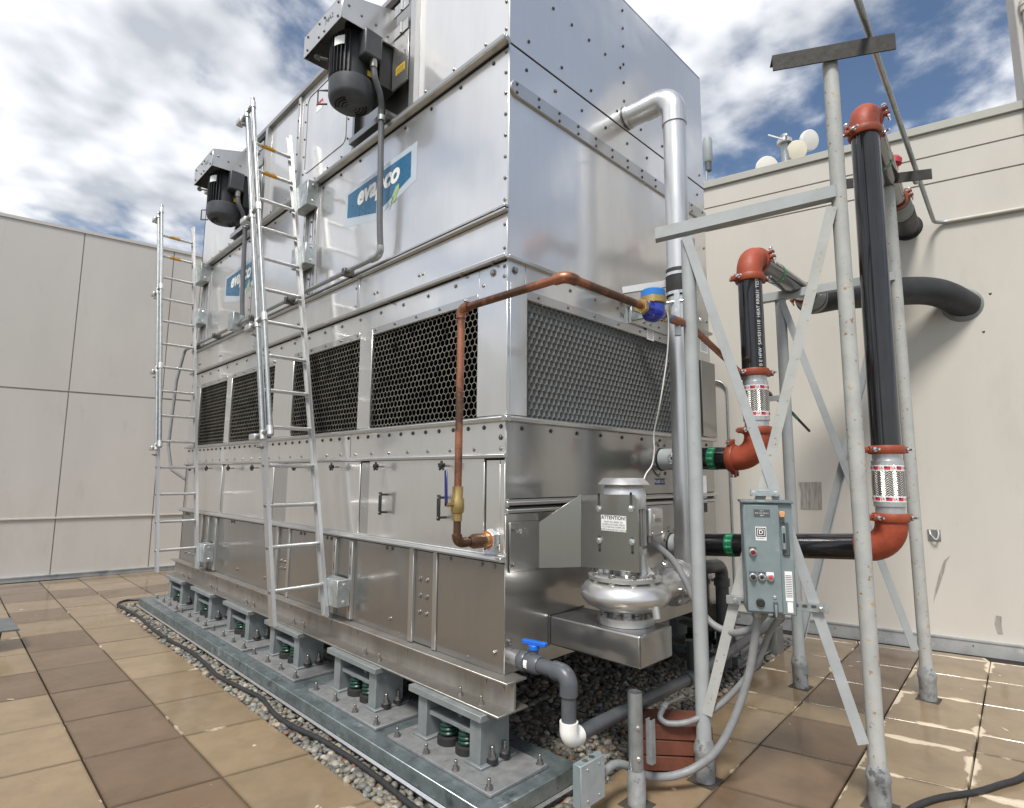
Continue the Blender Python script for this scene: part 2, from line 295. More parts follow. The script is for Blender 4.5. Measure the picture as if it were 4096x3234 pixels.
# ------------------------------------------------------------------ mesh building
class MB:
    def __init__(s): s.v = []; s.f = []; s.uv = {}
    def add(s, vs, fs):
        b = len(s.v); s.v += [tuple(map(float, p)) for p in vs]; s.f += [tuple(i+b for i in q) for q in fs]; return s
    def bx(s, x0, x1, y0, y1, z0, z1):
        x0, x1 = sorted((x0, x1)); y0, y1 = sorted((y0, y1)); z0, z1 = sorted((z0, z1))
        return s.add([(x0, y0, z0), (x1, y0, z0), (x1, y1, z0), (x0, y1, z0), (x0, y0, z1), (x1, y0, z1), (x1, y1, z1), (x0, y1, z1)],
                     [(3, 2, 1, 0), (4, 5, 6, 7), (0, 1, 5, 4), (1, 2, 6, 5), (2, 3, 7, 6), (3, 0, 4, 7)])
    def bar(s, p0, p1, wdir, w, h):
        """box along p0-p1; w across wdir, h across the third direction"""
        p0, p1 = Vector(p0), Vector(p1); a = (p1-p0).normalized(); wd = Vector(wdir); wd = (wd-a*wd.dot(a)).normalized(); hd = a.cross(wd)
        vs = [p+wd*(w/2*i)+hd*(h/2*j) for p in (p0, p1) for i, j in ((-1, -1), (1, -1), (1, 1), (-1, 1))]
        return s.add(vs, [(3, 2, 1, 0), (4, 5, 6, 7), (0, 1, 5, 4), (1, 2, 6, 5), (2, 3, 7, 6), (3, 0, 4, 7)])
    def prism(s, poly, vec):
        """polygon (3-D points, in order) swept by vec"""
        n = len(poly); V = Vector(vec); P = [Vector(p) for p in poly]
        nr = (P[1]-P[0]).cross(P[2]-P[1])
        idx = list(range(n)); fs = [tuple(reversed(idx)), tuple(i+n for i in idx)]+[(i, (i+1) % n, (i+1) % n+n, i+n) for i in range(n)]
        if nr.dot(V) < 0: fs = [tuple(reversed(q)) for q in fs]
        return s.add(P+[p+V for p in P], fs)
    def tube(s, pts, r, n=14, caps=True, uv=False):
        P = [Vector(p) for p in pts]; m = len(P); R_ = r if isinstance(r, (list, tuple)) else [r]*m
        T = [((P[min(i+1, m-1)]-P[i]).normalized()+(P[i]-P[max(i-1, 0)]).normalized()).normalized() for i in range(m)]
        a = Vector((0, 0, 1)) if abs(T[0].z) < 0.9 else Vector((1, 0, 0)); nrm = (a-T[0]*a.dot(T[0])).normalized(); vs = []
        L = 0; ls = []
        for i in range(m):
            if i: L += (P[i]-P[i-1]).length
            ls.append(L); nrm = (nrm-T[i]*nrm.dot(T[i])).normalized(); bn = T[i].cross(nrm)
            vs += [P[i]+(nrm*math.cos(2*PI*k/n)+bn*math.sin(2*PI*k/n))*R_[i] for k in range(n)]
        fs = [(i*n+k, i*n+(k+1) % n, (i+1)*n+(k+1) % n, (i+1)*n+k) for i in range(m-1) for k in range(n)]
        b = len(s.v); nf = len(s.f)
        if caps: fs += [tuple(range(n-1, -1, -1)), tuple(range((m-1)*n, m*n))]
        s.add(vs, fs)
        if uv:
            for q, (i, k) in enumerate([(i, k) for i in range(m-1) for k in range(n)]):
                s.uv[nf+q] = [(k/n, ls[i]), ((k+1)/n, ls[i]), ((k+1)/n, ls[i+1]), (k/n, ls[i+1])]
        return s
    def cyl(s, p0, p1, r, n=16, r1=None): return s.tube([p0, p1], [r, r if r1 is None else r1], n)
    def lathe(s, prof, c=(0, 0, 0), axis=(0, 0, 1), n=28):
        """prof: (radius, height) pairs along axis from c"""
        A = Vector(axis).normalized(); C = Vector(c); a = Vector((0, 0, 1)) if abs(A.z) < 0.9 else Vector((1, 0, 0)); u = (a-A*a.dot(A)).normalized(); v = A.cross(u); vs = []
        for r, h in prof: vs += [C+A*h+(u*math.cos(2*PI*k/n)+v*math.sin(2*PI*k/n))*max(r, 1e-4) for k in range(n)]
        m = len(prof); fs = [(i*n+k, i*n+(k+1) % n, (i+1)*n+(k+1) % n, (i+1)*n+k) for i in range(m-1) for k in range(n)]
        return s.add(vs, fs+[tuple(range(n-1, -1, -1)), tuple(range((m-1)*n, m*n))])
    def sheet(s, geo, o, ux, uy, sc=1.0):
        o, ux, uy = Vector(o), Vector(ux), Vector(uy); return s.add([o+ux*(x*sc)+uy*(y*sc) for x, y in geo[0]], geo[1])
    def quad(s, o, ux, uy, w, h):
        return s.sheet(([(-w/2, -h/2), (w/2, -h/2), (w/2, h/2), (-w/2, h/2)], [(0, 1, 2, 3)]), o, ux, uy)
WBASE = {}
def obj(name, mb, mat, parent=None, bevel=0.0, angle=38, seg=1):
    me = bpy.data.meshes.new(name); me.from_pydata(mb.v, [], mb.f)
    if mb.uv:
        ul = me.uv_layers.new(name='uv')
        for pi, us in mb.uv.items():
            for li, q in zip(me.polygons[pi].loop_indices, us): ul.data[li].uv = q
    for p in me.polygons: p.use_smooth = True
    me.set_sharp_from_angle(angle=RAD(angle))
    if mat: me.materials.append(MATS[mat])
    o = bpy.data.objects.new(name, me); COL.objects.link(o)
    if bevel:
        b = o.modifiers.new('edge', 'BEVEL'); b.width = bevel; b.segments = seg; b.limit_method = 'ANGLE'; b.angle_limit = RAD(40); b.harden_normals = False
    if parent: setp(o, parent)
    return o
def setp(o, parent):
    o.parent = parent
    if parent.name in WBASE: o.matrix_parent_inverse = Matrix.Translation(-WBASE[parent.name])
def tag(o, label, cat, group=None, kind=None):
    if label: o['label'] = label
    if cat: o['category'] = cat
    if group: o['group'] = group
    if kind: o['kind'] = kind
    return o
def thing(name, label, cat, base=(0, 0, 0), group=None):
    o = bpy.data.objects.new(name, None); o.empty_display_size = 0.1; COL.objects.link(o); o.location = base; WBASE[o.name] = Vector(base)
    return tag(o, label, cat, group)
def copy_tree(o, parent=None, dl=None):
    c = o.copy(); COL.objects.link(c)
    if dl is not None: c.location = o.location+Vector(dl)
    if parent: c.parent = parent
    for ch in list(o.children): copy_tree(ch, c)
    return c
_bm = {}
def bolt_mesh(kind, r):
    key = (kind, r)
    if key not in _bm:
        m = MB()
        if kind == 'hex': m.lathe([(r*1.45, 0), (r*1.45, r*0.25)], n=12); m.lathe([(r, r*0.25), (r, r*0.9), (r*0.8, r*1.05)], n=6)
        elif kind == 'stud': m.lathe([(r*1.7, 0), (r*1.7, r*0.3)], n=12); m.lathe([(r*1.3, r*0.3), (r*1.3, r*1.6)], n=6); m.lathe([(r*0.75, r*1.6), (r*0.75, r*3.9), (r*0.6, r*4.1)], n=10)
        else: m.lathe([(r, 0), (r*0.9, r*0.45), (r*0.4, r*0.7)], n=10)
        me = bpy.data.meshes.new('bolt'); me.from_pydata(m.v, [], m.f)
        for p in me.polygons: p.use_smooth = True
        me.set_sharp_from_angle(angle=RAD(35)); _bm[key] = me
    return _bm[key]
def bolts(parent, pts, normal, r=0.011, kind='hex', mat='bolt_steel', name='bolt'):
    q = Vector(normal).to_track_quat('Z', 'Y'); key = (kind, r, mat)
    if key not in _bm: me = bolt_mesh(kind, r).copy(); me.materials.append(MATS[mat]); _bm[key] = me
    for p in pts:
        o = bpy.data.objects.new(name, _bm[key]); COL.objects.link(o); o.location = p; o.rotation_mode = 'QUATERNION'
        o.rotation_quaternion = q @ Matrix.Rotation(random.uniform(0, 1), 3, 'Z').to_quaternion(); setp(o, parent)
def arc(p, a, b, R, n=7):
    """fillet of the corner at p between directions a (incoming) and b (outgoing)"""
    p, a, b = Vector(p), Vector(a).normalized(), Vector(b).normalized(); th = a.angle(b)
    if th < 0.02: return [p]
    d = R*math.tan(th/2); s = p-a*d; c = s+(b-a*b.dot(a)).normalized()*R; out_ = []
    e1 = (s-c).normalized(); 
    for i in range(n+1):
        t = th*i/n; out_.append(c+(e1*math.cos(t)+a*math.sin(t))*R)
    return out_
def fillet(pts, R, n=6):
    P = [Vector(p) for p in pts]; o = [P[0]]
    for i in range(1, len(P)-1): o += arc(P[i], P[i]-P[i-1], P[i+1]-P[i], R, n)
    return o+[P[-1]]
def smooth(pts, n=6):
    P = [Vector(p) for p in pts]; P = [P[0]*2-P[1]]+P+[P[-1]*2-P[-2]]; o = []
    for i in range(1, len(P)-2):
        for k in range(n):
            t = k/n; a, b, c, d = P[i-1:i+3]
            o.append(0.5*((2*b)+(-a+c)*t+(2*a-5*b+4*c-d)*t*t+(-a+3*b-3*c+d)*t**3))
    return o+[P[-2]]
def frange(a, b, step):
    n = max(1, round((b-a)/step)); return [a+(b-a)*i/n for i in range(n+1)]

# ================================================================== THE SETTING
g = obj('ground', MB().bx(-900, 900, -900, 900, -14.2, -14), 'far_ground'); tag(g, 'distant ground far below the rooftop', 'ground', kind='structure')
rd = obj('roof_deck', MB().bx(-9, 6.6, -7, 14, -0.3, -0.055), 'joint_dark'); tag(rd, 'dark roof membrane under the paving', 'roof deck', kind='structure')

# paving: two fields of concrete pavers, left of the gravel and in front of it
paving = bpy.data.objects.new('paving', None); COL.objects.link(paving); tag(paving, 'rain-wet tan and brown concrete roof pavers', 'paving', kind='structure')
def paver(q, mat, dz=0.0):
    """q: four corners anticlockwise (x, y)"""
    c = sum((Vector((*p, 0)) for p in q), Vector())/4; g_ = random.uniform(0.0045, 0.0075); pts = []
    for p in q:
        d = Vector((*p, 0))-c; pts.append(c+d*(1-g_/d.length*1.3))
    m = MB(); b = 0.004; ins = [c+(p-c)*(1-b/(p-c).length) for p in pts]; z = dz; o_ = [Vector((c.x, c.y, 0))]
    vs = [(p.x-c.x, p.y-c.y, -0.05) for p in pts]+[(p.x-c.x, p.y-c.y, z-b) for p in pts]+[(p.x-c.x, p.y-c.y, z) for p in ins]
    fs = [(8, 9, 10, 11)]+[(i, (i+1) % 4, (i+1) % 4+4, i+4) for i in range(4)]+[(i+4, (i+1) % 4+4, (i+1) % 4+8, i+8) for i in range(4)]
    m.add(vs, fs); U4 = [(0, 0), (1, 0), (1, 1), (0, 1)]; m.uv[0] = U4
    for k in range(8): i = k % 4; m.uv[k+1] = [U4[i], U4[(i+1) % 4], U4[(i+1) % 4], U4[i]]
    o = obj('paver', m, mat, paving); o.location = (c.x, c.y, 0)
    o.rotation_euler = (random.gauss(0, 0.0012), random.gauss(0, 0.0012), 0)
# left field: columns along Y, rows raked by a few degrees
sh = math.tan(RAD(-9.0)); colx = [-0.625, -1.165, -1.75, -2.34, -2.93, -3.52, -4.11, -4.7, -5.29]; pitch = 0.795; y00 = 1.44
brown = {(1, j) for j in range(-6, 8)} - {(1, 6), (1, -2)} | {(0, 9), (0, 10), (1, 9), (1, 10), (2, 9), (3, 9), (2, 3), (4, 1)} - {(0, 10)}
for i in range(len(colx)-1):
    xa, xb = colx[i+1], colx[i]; off = 0.0
    for j in range(-7, 14):
        y = lambda x, k: y00+k*pitch+(x+1.75)*sh+off
        q = [(xa, y(xa, j)), (xb, y(xb, j)), (xb, y(xb, j+1)), (xa, y(xa, j+1))]
        lim = 10.28
        q = [(a, min(b, lim-0.14*a)) for a, b in q]
        if q[3][1]-q[0][1] < 0.08: continue
        paver(q, 'paver_brown' if (i, j) in brown else ('paver_tan' if i != 3 else 'paver_tan'), random.uniform(-0.001, 0.001))
# far strip beyond the gravel, behind the tower end
for i in range(6):
    xa = -0.625+i*0.6
    for j in range(5):
        ya = 7.34+j*0.7; paver([(xa, ya), (xa+0.6, ya), (xa+0.6, min(ya+0.7, 10.3-0.14*xa)), (xa, min(ya+0.7, 10.36-0.14*xa))], 'paver_brown' if j == 1 else 'paver_tan')
# right field: courses along X at a slight angle, cross joints raked
ang = RAD(3.4); ex = Vector((math.cos(ang), math.sin(ang))); rk = RAD(14); ey = Vector((math.sin(rk), -math.cos(rk)))
org = Vector((0.12, -0.385)); us = [-0.62, 0.02, 0.74, 1.47, 2.16, 2.53, 3.30, 4.06, 4.82, 5.6]; vv = [0.0, 0.575, 1.165, 1.755, 2.345, 2.935, 3.525, 4.115]
br2 = {(3, 1), (4, 1), (2, 1), (5, 1), (6, 1), (7, 1), (1, 1), (2, 4), (3, 5), (6, 5)}
for i in range(len(us)-1):
    for j in range(len(vv)-1):
        P = lambda a, b: org+ex*a+ey*b
        q = [P(us[i], vv[j+1]), P(us[i+1], vv[j+1]), P(us[i+1], vv[j]), P(us[i], vv[j])]
        # the wall foot cuts the last course
        q2 = []
        for p in q:
            lim = 5.36+(-1.08-p.y)*0.231-0.05
            q2.append((min(p.x, lim), p.y))
        if q2[1][0]-q2[0][0] < 0.12 and q2[2][0]-q2[3][0] < 0.12: continue
        if (i, j) == (4, 1): mt = 'paver_tan'
        else: mt = 'paver_brown' if (i, j) in br2 else ('paver_tan_drying' if j >= 2 or i >= 6 else 'paver_tan')
        paver(q2, mt, random.uniform(-0.001, 0.0015))

# gravel: bed and rounded stones, one mass
bed = obj('gravel_bed', MB().bx(-0.62, 5.0, -0.40, 7.33, -0.052, -0.03), 'concrete_grey'); tag(bed, 'dark bed under the gravel margin', 'gravel bed', kind='structure')
def ico(sub):
    import bmesh
    b = bmesh.new(); bmesh.ops.create_icosphere(b, subdivisions=sub, radius=1.0); b.verts.ensure_lookup_table()
    v = np.array([x.co[:] for x in b.verts]); f = np.array([[x.index for x in q.verts] for q in b.faces]); b.free(); return v, f
iv, iff = ico(2)
tmpl = []
for k in range(12):
    d = rng.normal(size=(4, 3)); d /= np.linalg.norm(d, axis=1)[:, None]
    s = 1+sum(0.13*np.sin(2.2*(iv@dd)+rng.uniform(0, 6)) for dd in d)
    tmpl.append(iv*s[:, None]*np.array([1, rng.uniform(0.62, 0.92), rng.uniform(0.45, 0.7)]))
spots_ = []
def strew(x0, x1, y0, y1, pitch, z0, ymin=None, rr=(0.019, 0.033)):
    for x in np.arange(x0, x1, pitch):
        for y in np.arange(y0, y1, pitch):
            px, py = x+rng.uniform(-.5, .5)*pitch, y+rng.uniform(-.5, .5)*pitch
            if ymin is not None and py < ymin(px): continue
            spots_.append((px, py, z0+rng.uniform(-0.006, 0.012), rng.uniform(*rr)))
edge = lambda x: -0.365+0.059*(x-0.12)
strew(-0.605, -0.435, -0.36, 7.30, 0.036, -0.018); strew(-0.605, -0.435, -0.36, 7.30, 0.042, 0.002)
strew(0.34, 4.7, -0.36, 0.55, 0.040, -0.018, edge); strew(0.34, 4.7, -0.36, 0.55, 0.046, 0.003, edge)
strew(-0.42, 0.34, -0.375, -0.335, 0.034, -0.02); strew(0.34, 4.2, 0.55, 3.6, 0.058, -0.012, None, (0.026, 0.042))
strew(0.0, 0.6, -0.39, -0.32, 0.034, -0.016)
strew(-0.42, 0.5, 7.0, 7.32, 0.040, -0.016)
pal = np.array([(0.26, 0.245, 0.21), (0.17, 0.165, 0.15), (0.33, 0.29, 0.22), (0.11, 0.11, 0.105), (0.22, 0.20, 0.165), (0.40, 0.37, 0.31), (0.20, 0.215, 0.20), (0.26, 0.19, 0.12), (0.22, 0.09, 0.06)])
pw = np.array([.2, .2, .12, .14, .14, .06, .07, .06, .01])
V = []; F = []; Cc = []; nb = 0
for (x, y, z, r) in spots_:
    t = tmpl[rng.integers(12)]; a, b, c = rng.uniform(0, 2*PI), rng.normal(0, .35), rng.normal(0, .35)
    Rz = np.array([[math.cos(a), -math.sin(a), 0], [math.sin(a), math.cos(a), 0], [0, 0, 1]]); Rx = np.array([[1, 0, 0], [0, math.cos(b), -math.sin(b)], [0, math.sin(b), math.cos(b)]])
    V.append((t*r)@Rx.T@Rz.T+np.array([x, y, z])); F.append(iff+nb); nb += len(iv)
    Cc.append(np.tile(np.append(pal[rng.choice(9, p=pw)]*rng.uniform(.5, 0.95), 1.0), (len(iv), 1)))
V = np.concatenate(V); F = np.concatenate(F); Cc = np.concatenate(Cc)
me = bpy.data.meshes.new('gravel'); me.vertices.add(len(V)); me.vertices.foreach_set('co', V.ravel()); me.loops.add(F.size); me.loops.foreach_set('vertex_index', F.ravel().astype(np.int32))
me.polygons.add(len(F)); me.polygons.foreach_set('loop_start', np.arange(0, F.size, 3, dtype=np.int32)); me.polygons.foreach_set('use_smooth', np.ones(len(F), dtype=bool)); me.update(); me.validate()
at = me.color_attributes.new('stone', 'FLOAT_COLOR', 'POINT'); at.data.foreach_set('color', Cc.ravel().astype(np.float32)); me.materials.append(MATS['gravel_stone'])
go = bpy.data.objects.new('gravel', me); COL.objects.link(go); tag(go, 'rounded grey and brown river gravel around the tower base', 'gravel', kind='stuff')

# walls
Z_ = Vector((0, 0, 1))
def wframe(p0, ang):
    d = Vector((math.cos(ang), math.sin(ang), 0)); nrm = Vector((d.y, -d.x, 0))
    return Vector(p0), d, nrm
def wslab(m, F_, s0, s1, z0, z1, n0, n1):
    p, d, n = F_; m.prism([p+d*s0+n*n0+Z_*z0, p+d*s1+n*n0+Z_*z0, p+d*s1+n*n0+Z_*z1, p+d*s0+n*n0+Z_*z1], n*(n1-n0)); return m
LW = wframe((-0.486, 10.499, 0), RAD(-8.0))            # normal points at the viewer
wl = thing('parapet_wall', 'tall beige panelled wall with dark seams behind the far ladder', 'wall', LW[0])
obj('wall_core', wslab(MB(), LW, -14, 5.4, -0.2, 6.47, -0.35, -0.02), 'wall_groove', wl)
ss = [-14, -11, -8.1, -5.05, -2.03, -0.53, 0.96, 2.45, 3.94, 5.4]
for a, b in zip(ss[:-1], ss[1:]):
    for z0, z1 in ((0.0, 1.07), (1.085, 3.365), (3.395, 6.46)): obj('wall_panel', wslab(MB(), LW, a+0.008, b-0.008, z0, z1, -0.02, 0.0), 'wall_beige', wl)
obj('coping', wslab(MB(), LW, -14, 5.4, 6.462, 6.52, -0.37, 0.02), 'wall_beige', wl)
obj('horizontal_trim', wslab(MB(), LW, -14, 5.4, 1.062, 1.095, -0.001, 0.025), 'trim_beige', wl, bevel=0.006)
m = MB(); wslab(m, LW, -14, 5.4, 0.0, 0.075, 0.004, 0.03); wslab(m, LW, -14, 5.4, 0.075, 0.09, 0.0, 0.045); obj('base_flashing', m, 'flashing', wl)
RW = wframe((5.397, -1.078, 0), RAD(-77.0)); RW = (RW[0], RW[1], -RW[2]) if RW[2].x > 0 else RW
wr = thing('rooftop_building_wall', 'pale beige building wall with horizontal grooves behind the pipe stands', 'wall', RW[0])
for z0, z1 in ((0.0, 5.41), (5.43, 5.752), (5.772, 6.06)): obj('wall_panel', wslab(MB(), RW, -11.2, 4.6, z0, z1, -0.02, 0.0), 'wall_pale', wr)
obj('wall_core', wslab(MB(), RW, -11.2, 4.6, -0.2, 6.05, -0.4, -0.021), 'wall_groove', wr)
obj('coping', wslab(MB(), RW, -11.2, 4.6, 6.062, 6.165, -0.42, 0.035), 'coping_grey', wr, bevel=0.006)
m = MB(); wslab(m, RW, -11.2, 4.6, 0.0, 0.15, 0.003, 0.028); wslab(m, RW, -11.2, 4.6, 0.15, 0.165, 0.0, 0.04); obj('base_flashing', m, 'flashing', wr)
def wpt(F_, s, z, n=0.0): return F_[0]+F_[1]*s+F_[2]*n+Z_*z
bolts(wr, [wpt(RW, s, 0.10, 0.03) for s in frange(-1.6, 3.2, 0.42)], RW[2], 0.008, 'dome', 'bolt_dark', 'screw')
m = MB(); m.sheet(([(-.13, .17), (-.11, .05), (-.12, -.17), (.12, -.165), (.13, .18)], [(0, 1, 2, 3, 4)]), wpt(RW, -0.91, 1.665, 0.004), RW[1], Z_); obj('stained_patch', m, 'wall_patch', wr)
m = MB(); m.sheet(([(-.02, .09), (-.035, .0), (-.018, -.10), (.025, -.095), (.02, 0), (.028, .085)], [(0, 1, 2, 3, 4, 5)]), wpt(RW, 0.82, 0.35, 0.004), RW[1], Z_); obj('broken_render', m, 'wall_patch', wr)
m = MB(); m.sheet(([(.09, .24), (.05, .17), (.02, .05), (-.03, -.10), (-.10, -.29), (-.065, -.12), (-.02, .04), (.03, .18)], [(0, 1, 2, 3, 4, 5, 6, 7)]), wpt(RW, 0.36, 0.80, 0.004), RW[1], Z_); obj('wall_scar', m, 'wall_patch', wr)
for s, z in ((0.93, 3.55), (1.02, 3.98)): bolts(wr, [wpt(RW, s, z, 0.0)], RW[2], 0.014, 'dome', 'bolt_dark', 'screw_hole')
st = thing('stair_tower', 'pale plain stair tower rising above the wall coping', 'tower', wpt(RW, 1.5, 0, -0.2))
obj('tower_wall', wslab(MB(), RW, 1.47, 2.7, 5.3, 9.2, -0.25, 0.09), 'wall_beige', st, bevel=0.01)
dp = thing('downpipe', 'pale vertical downpipe with a collar on the stair tower', 'pipe', wpt(RW, 1.72, 5.6, 0.15))
obj('pipe', MB().cyl(wpt(RW, 1.56, 5.3, 0.13), wpt(RW, 1.56, 7.16, 0.13), 0.035), 'trim_beige', dp); m = MB()
m.lathe([(0.055, 0), (0.055, 0.05), (0.045, 0.06), (0.06, 0.07), (0.06, 0.13)], wpt(RW, 1.56, 7.16, 0.13)); obj('collar', m, 'trim_beige', dp)
ur = thing('wall_anchor', 'small steel wall plate with a bent hook right of the pipe stand', 'wall anchor', wpt(RW, 0.32, 1.2, 0)); obj('plate', wslab(MB(), RW, 0.26, 0.38, 1.20, 1.32, 0.001, 0.012), 'stainless_matt', ur)
obj('hook', MB().tube(smooth([wpt(RW, 0.28, 1.31, 0.02), wpt(RW, 0.29, 1.26, 0.05), wpt(RW, 0.33, 1.215, 0.06), wpt(RW, 0.355, 1.26, 0.05), wpt(RW, 0.36, 1.31, 0.02)], 4), 0.010, 8), 'zinc_bolt', ur)
# thin conduits on the wall
c = obj('electrical_conduit', MB().tube(fillet([wpt(RW, -2.35, 3.22, 0.03), wpt(RW, -1.86, 3.22, 0.03), wpt(RW, -1.86, 0.1, 0.03)], 0.16), 0.017, 10), 'galvanised_pipe'); tag(c, 'thin steel conduit bending down the wall beside the tower', 'conduit')
bolts(c, [wpt(RW, -1.86, z, 0.045) for z in (2.2, 1.1)], RW[2], 0.016, 'dome', 'zinc_bolt', 'strap')
c = obj('electrical_conduit', MB().tube(fillet([(0.35, -1.96, 4.845), (1.57, -1.88, 4.858), wpt(RW, 0.56, 4.90, 0.10), wpt(RW, 0.64, 4.90, 0.03), wpt(RW, 0.70, 4.90, 0.03)], 0.10), 0.021, 10), 'galvanised_pipe'); tag(c, 'long overhead conduit crossing the upper bars then running along the wall', 'conduit')
obj('painted_run', MB().tube([wpt(RW, 0.69, 4.90, 0.03), wpt(RW, 3.4, 4.88, 0.03)], 0.022, 10), 'trim_beige', c); obj('coupling', MB().cyl((4.05, -1.703, 4.884), (4.14, -1.697, 4.885), 0.03), 'galvanised', c)
c = obj('drain_line', MB().tube([wpt(RW, -2.6, 1.02, 0.05), wpt(RW, -1.15, 1.0, 0.05)], 0.014, 8), 'galvanised_pipe'); tag(c, 'thin horizontal pipe low on the wall behind the control panel', 'pipe')

# antennas on the roof beyond the wall
am = thing('antenna_mast', 'grey antenna mast with clamps on the far roof', 'mast', (11.37, 1.9, 8.0)); obj('pole', MB().cyl((11.37, 1.9, 8.0), (11.37, 1.9, 10.25), 0.09), 'galvanised_pipe', am)
m = MB(); m.cyl((11.37, 1.9, 10.02), (11.37, 1.9, 10.12), 0.17); m.bar((11.05, 1.75, 10.07), (11.75, 2.0, 10.07), (0, 0, 1), 0.05, 0.04); m.bar((11.2, 1.8, 10.0), (11.0, 2.15, 10.2), (0, 0, 1), 0.03, 0.03); obj('clamp', m, 'collar_silver', am)
def dish(label, c, r, mat, nrm):
    d = thing('microwave_dish', label, 'dish', c, 'microwave dishes on the far roof'); n = Vector(nrm).normalized(); C = Vector(c)
    obj('radome', MB().lathe([(r*0.97, -0.10), (r, -0.08), (r, 0.0), (r*0.96, 0.012), (r*0.5, 0.03), (0.01, 0.035)], C, n), mat, d)
    obj('back_shell', MB().lathe([(r*0.2, -0.42), (r*0.3, -0.30), (r*0.9, -0.12), (r*0.97, -0.10)], C, n), 'collar_silver', d)
    obj('mount_arm', MB().cyl(C-n*0.35, Vector((11.37, 1.9, C.z)), 0.035, 8), 'galvanised', d)
dish('round cream dish in front, lower beside the antenna mast', (11.47, 1.66, 9.80), 0.24, 'dish_cream', (-1.0, -0.75, -0.28))
dish('upper grey-white dish tilted behind the cream dish', (11.80, 1.44, 10.12), 0.25, 'dish_white', (-0.55, -1.0, -0.25))
dish('low white dish half hidden by the wall coping', (11.10, 2.24, 9.45), 0.26, 'dish_white', (-0.9, -0.8, -0.25))
ca = thing('panel_antenna', 'slim grey antenna peeping out behind the top edge of the tower', 'antenna', (5.47, 1.13, 6.1))
m = MB(); m.lathe([(0.055, 0), (0.07, 0.03), (0.07, 0.36), (0.06, 0.40)], (5.51, 1.13, 6.80)); obj('radome', m, 'grey_primer', ca); obj('bracket', MB().cyl((5.51, 1.13, 6.66), (5.51, 1.13, 6.80), 0.05), 'panel_dark', ca)
obj('pole', MB().cyl((5.47, 1.17, 6.1), (5.49, 1.15, 6.68), 0.02), 'galvanised_pipe', ca)
rf = obj('roof_surface', wslab(MB(), RW, -11.2, 4.5, 5.5, 5.9, -14, -0.45), 'roof_far'); tag(rf, 'flat roof of the building beyond the wall', 'roof', kind='structure')
pb = obj('plant_plinth', MB().bx(10.6, 12.6, 0.9, 3.0, 5.9, 8.05), 'wall_groove'); tag(pb, 'plain plinth under the antenna mast on the far roof', 'plinth')

# ================================================================== COOLING TOWER   (corner at the origin; left face X = 0, right face Y = 0)
L, W = 6.77, 2.96
T = thing('cooling_tower', 'large stainless steel evaporative cooling tower with honeycomb air louvres', 'cooling tower', (1.48, 3.38, 0.66))
obj('inner_casing', MB().bx(0.16, W-0.16, 0.16, L-0.16, 0.70, 6.2), 'dark_inside', T)
def LF(name, y0, y1, z0, z1, x=0.0, th=0.03, mat='stainless', bevel=0.002, parent=None):
    return obj(name, MB().bx(x, x+th, y0 if y0 > 0.001 or x < -0.01 else max(y0, 0.004), y1, z0, z1), mat, parent or T, bevel=bevel)
def RF(name, x0, x1, z0, z1, y=0.0, th=0.03, mat='stainless', bevel=0.002, parent=None):
    return obj(name, MB().bx(x0 if x0 > 0.001 or y < -0.01 else 0.004, x1, y, y+th, z0, z1), mat, parent or T, bevel=bevel)
def lip(name, prof, y0, y1, mat='stainless_trim', right=False):
    """folded edge: profile (outward, z) swept along a face"""
    if right: return obj(name, MB().prism([(y0, -a, z) for a, z in prof], (y1-y0, 0, 0)), mat, T, bevel=0.002)
    return obj(name, MB().prism([(-a, y0, z) for a, z in prof], (0, y1-y0, 0)), mat, T, bevel=0.002)
# ---- left face: basin
posts_ = [(0.69, 1.03), (3.12, 3.46), (5.55, 5.89)]
segs = [(0.0, 0.69), (1.03, 3.12), (3.46, 5.55), (5.89, L)]
for k, (a, b) in enumerate(segs):
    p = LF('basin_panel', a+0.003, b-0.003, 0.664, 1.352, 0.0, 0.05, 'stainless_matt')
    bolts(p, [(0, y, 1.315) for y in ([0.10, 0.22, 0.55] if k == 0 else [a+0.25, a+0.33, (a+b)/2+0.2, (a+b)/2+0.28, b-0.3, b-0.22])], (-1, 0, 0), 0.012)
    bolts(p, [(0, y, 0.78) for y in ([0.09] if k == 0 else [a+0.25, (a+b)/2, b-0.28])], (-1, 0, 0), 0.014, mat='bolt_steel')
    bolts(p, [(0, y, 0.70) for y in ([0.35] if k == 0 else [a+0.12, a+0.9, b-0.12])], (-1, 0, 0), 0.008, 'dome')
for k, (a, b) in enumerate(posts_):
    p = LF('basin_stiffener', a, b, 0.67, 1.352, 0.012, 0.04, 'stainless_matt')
    obj('stiffener_flange', MB().bx(-0.012, 0.012, a, a+0.045, 0.668, 1.352), 'stainless_trim', p, bevel=0.002); obj('stiffener_flange', MB().bx(-0.012, 0.012, b-0.055, b, 0.668, 1.352), 'stainless_trim', p, bevel=0.002)
    bolts(p, [(0.012, (a+b)/2+dy, z) for dy in (-0.03, 0.055) for z in ((1.13, 1.01, 0.89) if k == 0 else (1.0, 0.93))], (-1, 0, 0), 0.014)
lip('basin_ledge', [(0, 1.345), (0.05, 1.352), (0.062, 1.366), (0.05, 1.384), (0.012, 1.388), (0, 1.41)], -0.012, L+0.01)
